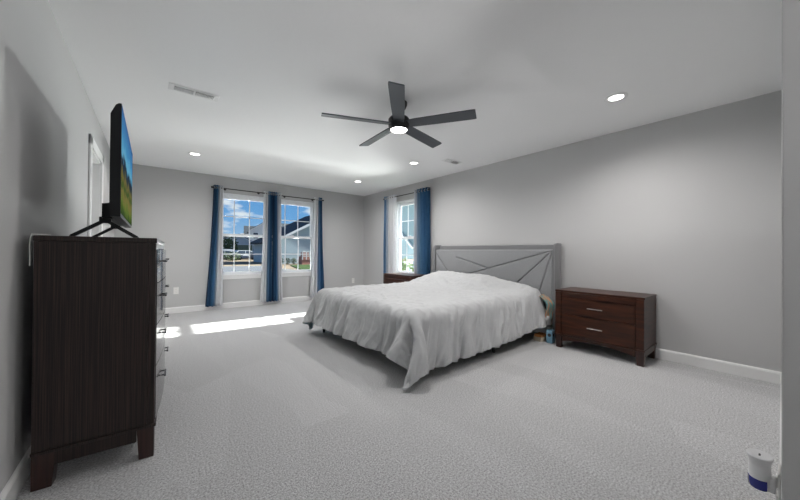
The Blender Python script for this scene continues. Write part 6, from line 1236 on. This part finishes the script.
cage = bpy.data.objects.new('comforter_cage', me)
S.collection.objects.link(cage)
md = cage.modifiers.new('smooth', 'SUBSURF'); md.levels = 2; md.render_levels = 2
dg = bpy.context.evaluated_depsgraph_get()
me2 = bpy.data.meshes.new_from_object(cage.evaluated_get(dg))
bpy.data.objects.remove(cage)
me2.name = 'comforter'
uvd = [None] * len(me2.vertices)
for lp, uv in zip(me2.loops, me2.uv_layers[0].data):
    uvd[lp.vertex_index] = (uv.uv[0], uv.uv[1])
nrm = [Vector(v.normal) for v in me2.vertices]
def ridge(q):
    return max(0.0, 1 - 2.4 * abs(noise.noise(q)))
for k, v in enumerate(me2.vertices):
    u, w = uvd[k]
    p = v.co
    nn = nrm[k]
    vert = 1 - min(1, abs(nn.z) * 1.25)           # 1 on the hanging sides
    warp = .05 * noise.noise(Vector((u * 3, w * 3, 5)))
    if p.x < 1.80 and p.y > 1.95:                 # foot side: creases run down and slant
        a, c_ = w + .25 * u + warp, u
    else:
        a, c_ = u - .35 * w + warp, w
    side = .032 * (ridge(Vector((a * 8, c_ * 1.6, 1))) ** 2 - .3) + .012 * (ridge(Vector((a * 17, c_ * 2.6, 4))) ** 2 - .3)
    q = Vector((u * 5.2 + warp * 6, w * 3.6, 9))
    top = .009 * (ridge(q) ** 3 - .2) + .006 * (ridge(Vector((u * 7 + w * 6, w * 8 - u * 5, 2))) ** 3 - .2) + .004 * noise.noise(Vector((u * 20, w * 20, 3)))
    v.co = p + nn * (side * vert + top * (1 - vert))
    if v.co.z < .008:
        v.co.z = .008
for pl in me2.polygons:
    pl.use_smooth = True
me2.materials.clear()
me2.materials.append(M['duvet']); me2.materials.append(M['duvet_lining'])
dv = bpy.data.objects.new('comforter', me2)
S.collection.objects.link(dv)
md = dv.modifiers.new('thickness', 'SOLIDIFY'); md.thickness = .014; md.offset = 1 if nrm[len(nrm) // 2].z > 0 else -1; md.material_offset = 1; md.material_offset_rim = 0
tag(dv, 'rumpled light grey comforter spread over the bed down to the floor', 'comforter')

# things under the head of the bed
bxo = thing('box', 'small pale blue box with a dark round hole under the bed head', 'box', (3.72, 1.735, 0), .1)
MB().box(-.04, .04, -.035, .035, 0, .15, .004).build('box_shell', M['blue'], bxo)
MB().cyl((-.005, -.036, .095), (-.005, -.0345, .095), .02).cyl((-.041, 0, .095), (-.0395, 0, .095), .02).build('hole', M['slot'], bxo)
o = MB().box(-.07, .07, -.05, .05, 0, .05, .003).build('paper_stack', M['cream'])
o.location = (3.72, 1.86, 0)
tag(o, 'cream paper stack on the carpet beside the pale blue box', 'paper')
o = MB().box(-.065, .065, -.045, .045, 0, .03, .003).build('orange_book', M['orange'])
o.location = (3.72, 1.86, .0505)
tag(o, 'orange book lying on the cream paper stack under the bed', 'book')

# ------------------------------------------------------------ nightstands
def handle(L, m, parent, loc, axis='y', out=(-1, 0)):
    b = MB()
    ox, oy = out
    r = .017
    if axis == 'y':
        b.cyl((loc[0] + ox * r, loc[1] - L / 2, loc[2]), (loc[0] + ox * r, loc[1] + L / 2, loc[2]), .0048, n=10)
        for s in (-1, 1):
            b.cyl((loc[0], loc[1] + s * L * .36, loc[2]), (loc[0] + ox * r, loc[1] + s * L * .36, loc[2]), .0042, n=8)
    return b.build('handle', m, parent, True)
def nightstand(label, loc):
    """front faces local -x; local y along the wall"""
    t = thing('nightstand', label, 'nightstand', loc, 0, 'dark wood nightstands beside the bed')
    w, dp = .408, .43
    h = .655
    m = M['redwood']
    b = MB()
    b.box(0.0, dp, -w, w, .15, h - .022, .002)
    b.build('body', M['redwood'], t)
    b = MB()
    b.box(-.008, dp, -w - .006, w + .006, h - .022, h, .004)
    b.build('top', m, t)
    b = MB()
    b.box(-.016, dp + .004, -w - .008, w + .008, .142, .156, .004)
    b.build('base_molding', m, t)
    # arched apron between the front legs
    b = MB()
    pts = [(-w + .07, .142), (w - .07, .142)]
    for k in range(13):
        y = (w - .07) - (2 * w - .14) * k / 12
        pts.append((y, .075 + .045 * (1 - (y / (w - .07)) ** 2)))
    b.prism(pts, 'x', .004, .022)
    b.prism([(-w + .07, .142), (-w + .07, .09), (-w + .0705, .085)], 'x', .004, .022)
    b.build('apron', m, t)
    for s in (-1, 1):
        b = MB()
        y0, y1 = sorted((s * (w - .002), s * (w - .02)))
        b.box(.06, dp - .06, y0, y1, .085, .142)
        b.build('side_apron', m, t)
    for s in (-1, 1):
        for x0, x1 in ((-.006, .055), (dp - .06, dp)):
            y0, y1 = sorted((s * w, s * (w - .065)))
            MB().box(x0, x1, y0, y1, 0, .142, .004, 2, ((x0 + x1) / 2, s * (w - .02), .86)).build('leg', M['legwood'], t)
    for s in (-1, 1):
        y0, y1 = sorted((s * w, s * (w - .062)))
        MB().box(-.012, -.0005, y0, y1, .157, h - .0225, .003).build('stile', m, t)
    yd = w - .068
    b = MB(); b.box(-.010, -.0005, -yd, yd, .575, .630, .003)
    b.build('top_rail', m, t)
    for z0, z1 in ((.392, .570), (.162, .386)):
        # gently bowed drawer front
        bm = bmesh.new()
        prof = []
        for k in range(17):
            y = -yd + 2 * yd * k / 16
            prof.append((-.011 - .010 * (1 - (y / yd) ** 2), y))
        pr = prof + [(-.0005, yd), (-.0005, -yd)]
        m2 = MB(); m2.bm.free(); m2.bm = bm
        m2.prism(pr, 'z', z0, z1)
        d_ = m2.build('drawer', m, t, True)
        handle(.14, M['nickel'], d_, (-.021, .0, (z0 + z1) / 2 + .005))
    return t
nightstand('reddish brown two drawer nightstand in view at the near side of the bed', (3.617, 1.220, 0))
nightstand('dark nightstand under the side window, mostly hidden behind the bed', (3.49, 4.42, 0))

# ------------------------------------------------------------ chest of drawers
A4 = radians(-3.0)
ch = thing('chest_of_drawers', 'tall dark espresso chest of drawers standing near the left wall', 'chest of drawers', (-.1685, 2.611, 0), A4)
hw, hd = .55, .2125     # local x = depth (front +), local y = width
b = MB()
b.box(-hd, hd - .03, -hw, hw, .17, 1.108, .002)
b.build('body', M['wood'], ch)
b = MB(); b.box(-hd - .002, hd + .004, -hw - .004, hw + .004, 1.108, 1.134, .004)
b.build('top', M['wood'], ch)
b = MB(); b.box(-hd - .002, hd + .008, -hw - .008, hw + .008, .155, .171, .004)
b.build('base_molding', M['wood'], ch)
for s in (-1, 1):
    y0, y1 = sorted((s * hw, s * (hw - .02)))
    MB().box(-hd + .07, hd - .07, y0, y1, .095, .155, .002).build('side_apron', M['wood'], ch)
    y0, y1 = sorted((s * hw, s * (hw - .03)))
    MB().box(hd - .0295, hd, y0, y1, .1715, 1.1075, .003).build('stile', M['wood'], ch)
b = MB(); b.box(hd - .03, hd - .01, -hw + .08, hw - .08, .10, .155, .002)
b.build('apron', M['wood'], ch)
for s in (-1, 1):
    for x0, x1 in ((-hd, -hd + .075), (hd - .07, hd)):
        y0, y1 = sorted((s * hw, s * (hw - .075)))
        MB().box(x0, x1, y0, y1, 0, .155, .003, 2, (x0 if x0 < 0 else x1, s * hw, .86)).build('leg', M['legwood'], ch)
yd = hw - .033
MB().box(hd - .0295, hd + .001, -yd, yd, 1.078, 1.1075, .003).build('top_rail', M['wood'], ch)
def chest_drawer(y0, y1, z0, z1, hs):
    bm = bmesh.new(); m2 = MB(); m2.bm.free(); m2.bm = bm
    prof = []
    for k in range(13):
        y = y0 + (y1 - y0) * k / 12
        prof.append((hd + .004 + .022 * (1 - (y / yd) ** 2), y))
    m2.prism(prof + [(hd - .0295, y1), (hd - .0295, y0)], 'z', z0, z1)
    d_ = m2.build('drawer', M['chestfront'], ch, True)
    for y in hs:
        handle(.11, M['gunmetal'], d_, (hd + .004 + .022 * (1 - (y / yd) ** 2), y, (z0 + z1) / 2 + .02), out=(1, 0))
M['chestfront'] = mat('glossy_espresso_drawer_front', (.012, .009, .009), .22, var=((40, 3, 90), (.030, .018, .016), .4, .7, 3), coat=.5)
rows = [(.898, 1.074), (.677, .894), (.461, .673), (.176, .457)]
for i, (z0, z1) in enumerate(rows):
    if i == 1:
        chest_drawer(-yd, -.002, z0, z1, (-.27,))
        chest_drawer(.002, yd, z0, z1, (.27,))
    else:
        chest_drawer(-yd, yd, z0, z1, (-.27, .27))

# ------------------------------------------------------------ television
tv = thing('television', 'flat television showing a landscape on the dark chest of drawers', 'television', (-.13, 2.66, 1.134))
tz0, tz1, tw = .108, .69, .53
b = MB()
b.prism([(0, tz0), (0, tz1), (-.010, tz1), (-.022, tz1 - .010), (-.042, tz1 - .06), (-.042, tz0 + .03), (-.038, tz0)], 'y', -tw, tw)
es = [e for e in b.bm.edges if all(len(f.verts) == 4 for f in e.link_faces)]
b.build('casing', M['blackplastic'], tv)
def screen_mat():
    m = bpy.data.materials.new('lit_landscape_screen')
    m.use_nodes = True
    t = m.node_tree
    t.nodes.clear()
    tc = t.nodes.new('ShaderNodeTexCoord')
    sp = t.nodes.new('ShaderNodeSeparateXYZ')
    t.links.new(tc.outputs['Generated'], sp.inputs[0])
    n = t.nodes.new('ShaderNodeTexNoise')
    n.inputs['Scale'].default_value = 6; n.inputs['Detail'].default_value = 5
    t.links.new(tc.outputs['Generated'], n.inputs['Vector'])
    a = t.nodes.new('ShaderNodeMath'); a.operation = 'MULTIPLY_ADD'; a.inputs[1].default_value = .35; a.inputs[2].default_value = -.17
    t.links.new(n.outputs['Fac'], a.inputs[0])
    a2 = t.nodes.new('ShaderNodeMath'); a2.operation = 'ADD'
    t.links.new(sp.outputs['Z'], a2.inputs[0]); t.links.new(a.outputs[0], a2.inputs[1])
    r = t.nodes.new('ShaderNodeValToRGB')
    e = r.color_ramp.elements
    e[0].position = 0; e[0].color = (.03, .07, .015, 1)
    e[1].position = 1; e[1].color = (.04, .16, .42, 1)
    for p, c in ((.12, (.13, .20, .03)), (.2, (.24, .20, .06)), (.28, (.04, .10, .02)), (.38, (.20, .17, .05)), (.46, (.02, .045, .06)), (.52, (.02, .03, .06)), (.6, (.16, .50, .72)), (.75, (.06, .30, .58))):
        x = e.new(p); x.color = (*c, 1)
    t.links.new(a2.outputs[0], r.inputs[0])
    em = t.nodes.new('ShaderNodeEmission'); em.inputs[1].default_value = .62
    t.links.new(r.outputs[0], em.inputs[0])
    gl = t.nodes.new('ShaderNodeBsdfGlossy'); gl.inputs['Roughness'].default_value = .1
    mx = t.nodes.new('ShaderNodeMixShader'); mx.inputs[0].default_value = .04
    t.links.new(em.outputs[0], mx.inputs[1]); t.links.new(gl.outputs[0], mx.inputs[2])
    o = t.nodes.new('ShaderNodeOutputMaterial')
    t.links.new(mx.outputs[0], o.inputs[0])
    return m
MB().box(.0005, .002, -tw + .008, tw - .008, tz0 + .018, tz1 - .008).build('screen', screen_mat(), tv)
b = MB()
b.prism([(-.0425, tz0), (-.0425, tz0 + .10), (-.060, tz0 + .085), (-.085, tz0 + .08), (-.085, tz0 + .002)], 'y', -.36, .36)
b.build('rear_housing', M['blackplastic'], tv)
b = MB()
b.box(-.070, -.0425, -.05, .14, .25, .43, .006)
pt = b.build('wall_mount_plate', M['blackplastic'], tv)
b = MB()
b.box(-.066, -.052, -.052, -.0505, .26, .42)
b.build('port_strip', M['plate'], pt)
for y in (-.30, .30):
    b = MB()
    def bar(p, q_, w_, h_):
        p, q_ = Vector(p), Vector(q_)
        d = (q_ - p)
        n_ = Vector((-d.z, 0, d.x)).normalized() * h_ / 2
        pts = [(v.x, v.z) for v in (p + n_, q_ + n_, q_ - n_, p - n_)]
        b.prism(pts, 'y', y - w_ / 2, y + w_ / 2)
    bar((-.075, 0, .102), (-.205, 0, .009), .026, .017)
    bar((-.075, 0, .102), (.06, 0, .009), .026, .017)
    b.box(-.1, -.05, y - .016, y + .016, .085, .12, .004)
    b.box(-.212, -.19, y - .014, y + .014, 0.0005, .012)
    b.box(.045, .068, y - .014, y + .014, 0.0005, .012)
    b.build('stand_leg', M['blackplastic'], tv)
o = MB().tube([(-.4245, 2.098, 1.0), (-.4235, 2.09, 1.08), (-.423, 2.09, 1.12), (-.419, 2.092, 1.140), (-.405, 2.10, 1.1395), (-.37, 2.14, 1.1395)], .002).build('power_cord', M['plate'], None, True)
tag(o, 'white cord hanging behind the tall dark chest of drawers', 'cord')

# ------------------------------------------------------------ ceiling fan
fan = thing('ceiling_fan', 'five bladed slate grey ceiling fan with a round light', 'ceiling fan', (1.752, 2.205, H))
b = MB(); b.lathe([(0, 0), (.075, 0), (.075, -.02), (.06, -.055), (.03, -.08), (.0, -.08)], n=28)
b.build('canopy', M['blackmetal'], fan, True)
MB().cyl((0, 0, -.078), (0, 0, -.135), .02).build('downrod', M['blackmetal'], fan, True)
b = MB(); b.lathe([(0, -.125), (.04, -.125), (.085, -.14), (.097, -.155), (.097, -.215), (.088, -.232), (0, -.232)], n=32)
b.build('motor_housing', M['blackmetal'], fan, True)
b = MB(); b.lathe([(0, -.2325), (.086, -.2325), (.086, -.248), (.079, -.252), (.076, -.246), (0, -.2455)], n=32)
lk = b.build('light_ring', M['blackmetal'], fan, True)
b = MB(); b.lathe([(0, -.2458), (.0755, -.2462), (.074, -.252), (.05, -.256), (0, -.258)], n=32)
b.build('light_lens', lamp_mat('fan_lamp_lens', (1, .97, .92), 8), fan, True)
for k in range(5):
    a = radians(13.8 + 72 * k)
    bm = bmesh.new(); m2 = MB(); m2.bm.free(); m2.bm = bm
    tl = radians(-13)
    secs = []
    for x, w_ in ((.085, .095), (.16, .105), (.40, .115), (.66, .120), (.683, .118), (.69, .110)):
        row = []
        for (yy, zz) in ((-.5, -.005), (.5, -.005), (.5, .005), (-.5, .005)):
            y, z = yy * w_, zz
            row.append(bm.verts.new((x, y * cos(tl) - z * sin(tl), y * sin(tl) + z * cos(tl))))
        secs.append(row)
    for R1, R2 in zip(secs, secs[1:]):
        for i in range(4):
            bm.faces.new((R1[i], R1[(i + 1) % 4], R2[(i + 1) % 4], R2[i]))
    bm.faces.new(secs[0]); bm.faces.new(secs[-1])
    o = m2.build('blade', M['blade'], fan)
    o.location = (0, 0, -.200); o.rotation_euler = (0, 0, a)
light('fan_lamp', 'SPOT', (1.752, 2.205, H - .275), FAN, color=(1, .975, .95), spot_size=radians(178), spot_blend=.4, shadow_soft_size=.07)

# ------------------------------------------------------------ ceiling lights, vents, outlets
LP = [((3.155, .912), 'round recessed ceiling light above the near nightstand'),
      ((.458, 5.23), 'round recessed ceiling light nearest the back windows at left'),
      ((3.122, 3.549), 'round recessed ceiling light beside the ceiling vent over the bed'),
      ((3.117, 5.196), 'round recessed ceiling light nearest the far right corner')]
base = None
for (x, y), lb in LP:
    if base is None:
        t = thing('recessed_light', lb, 'ceiling light', (x, y, H), 0, 'recessed ceiling lights')
        b = MB(); b.lathe([(.056, -.0005), (.088, -.0005), (.088, -.004), (.08, -.008), (.062, -.006), (.056, -.002)], n=32)
        b.build('trim_ring', M['trim'], t, True)
        b = MB(); b.lathe([(0, -.0008), (.0555, -.0008), (.0555, -.003), (0, -.0035)], n=28)
        b.build('lens', M['lamp'], t)
        base = t
    else:
        dup(base, (x, y, H), lb)
    light('recessed_lamp', 'SPOT', (x, y, H - .02), CAN * (1.1 if y < 1 else .95), color=(1, .97, .94), spot_size=radians(168), spot_blend=1.0, shadow_soft_size=.05)

def vent(label, loc, w, d, rz=0):
    t = thing('ceiling_vent', label, 'vent', loc, rz, 'white ceiling air vents')
    b = MB()
    b.box(-w / 2, w / 2, -d / 2, d / 2, -.006, -.0005, .002)
    b.build('vent_frame', M['trim'], t)
    n = 13
    for s, lean in ((-1, 1), (1, -1)):
        x0, x1 = (-w / 2 + .035, -.008) if s < 0 else (.008, w / 2 - .035)
        b = MB(); b.box(x0, x1, -d / 2 + .03, d / 2 - .03, -.0066, -.006)
        b.build('duct_opening', M['slot'], t)
        b = MB()
        for k in range(n):
            x = x0 + (x1 - x0) * (k + .5) / n
            b.prism([(x - lean * .005, -.0068), (x - lean * .005 + .0015, -.0068), (x + lean * .003 + .0015, -.014), (x + lean * .003, -.014)], 'y', -d / 2 + .028, d / 2 - .028)
        b.build('louvers', M['trim'], t)
    return t
vent('white louvered ceiling vent left of the ceiling fan', (.272, 3.19, H), .36, .125)
vent('white louvered ceiling vent right of the ceiling fan', (3.50, 3.12, H), .33, .125)

def outlet(label, loc, rz):
    """local +y points into the room"""
    t = thing('outlet', label, 'outlet', loc, rz, 'white wall outlets')
    b = MB(); b.box(-.036, .036, .0005, .006, -.058, .058, .002)
    pl = b.build('cover_plate', M['plate'], t)
    for z in (-.024, .024):
        s = MB().box(-.016, .016, .006, .008, z - .015, z + .015, .003).build('socket', M['plate'], t)
        MB().box(-.008, -.006, .008, .0083, z - .003, z + .007).box(.006, .008, .008, .0083, z - .003, z + .007).build('slots', M['slot'], s)
    return t
outlet('white outlet low on the back wall left of the curtains', (.318, YB, .381), pi)
outlet('white outlet low on the back wall near the far right corner', (3.765, YB, .37), pi)
FXc = 1.345
outlet('white outlet low on the near wall behind the air freshener', (FXc + .012, 0, .42), 0)

fr = thing('air_freshener', 'white plug in air freshener with blue oil at lower right', 'air freshener', (FXc, .039, .460))
fr.scale = (.92, .92, .92)
def oval(profile, name, m, sx=1, sy=.85, loc=(0, 0, 0)):
    b = MB(); b.lathe(profile, c=loc, n=36, sx=sx, sy=sy)
    return b.build(name, m, fr, True)
body = oval([(0, -.052), (.020, -.052), (.025, -.048), (.027, -.03), (.0275, .0), (.0268, .018), (.0262, .022), (.0268, .0245), (.029, .036), (.0335, .046), (.0335, .049), (.031, .051), (.024, .0495), (0, .049)], 'body', M['fresh'])
MB().box(-.007, .007, -.0022, .0022, .0492, .0498, .001).build('vent_slot', M['slot'], fr)
MB().box(-.016, .016, -.0325, -.018, -.05, -.004, .006).build('plug_housing', M['fresh'], fr)
oil = MB()
# oil window wraps the outward left face of the body
n = 16
for z0, z1, rr in ((-.043, -.018, .0288),):
    ri = []
    for k in range(n + 1):
        a = radians(95 + 125 * k / n)
        zt = z1 - .000 * k
        ri.append([oil.bm.verts.new((rr * f * cos(a), rr * f * .85 * sin(a), z)) for f, z in ((.9, z0 - .004), (1, z0), (1.02, (z0 + zt) / 2), (1, zt), (.9, zt + .002))])
    for A_, B_ in zip(ri, ri[1:]):
        for i in range(4):
            oil.bm.faces.new((A_[i], B_[i], B_[i + 1], A_[i + 1]))
    oil.bm.faces.new(ri[0]); oil.bm.faces.new(ri[-1])
oil.build('oil_refill', M['liquid'], fr, True)
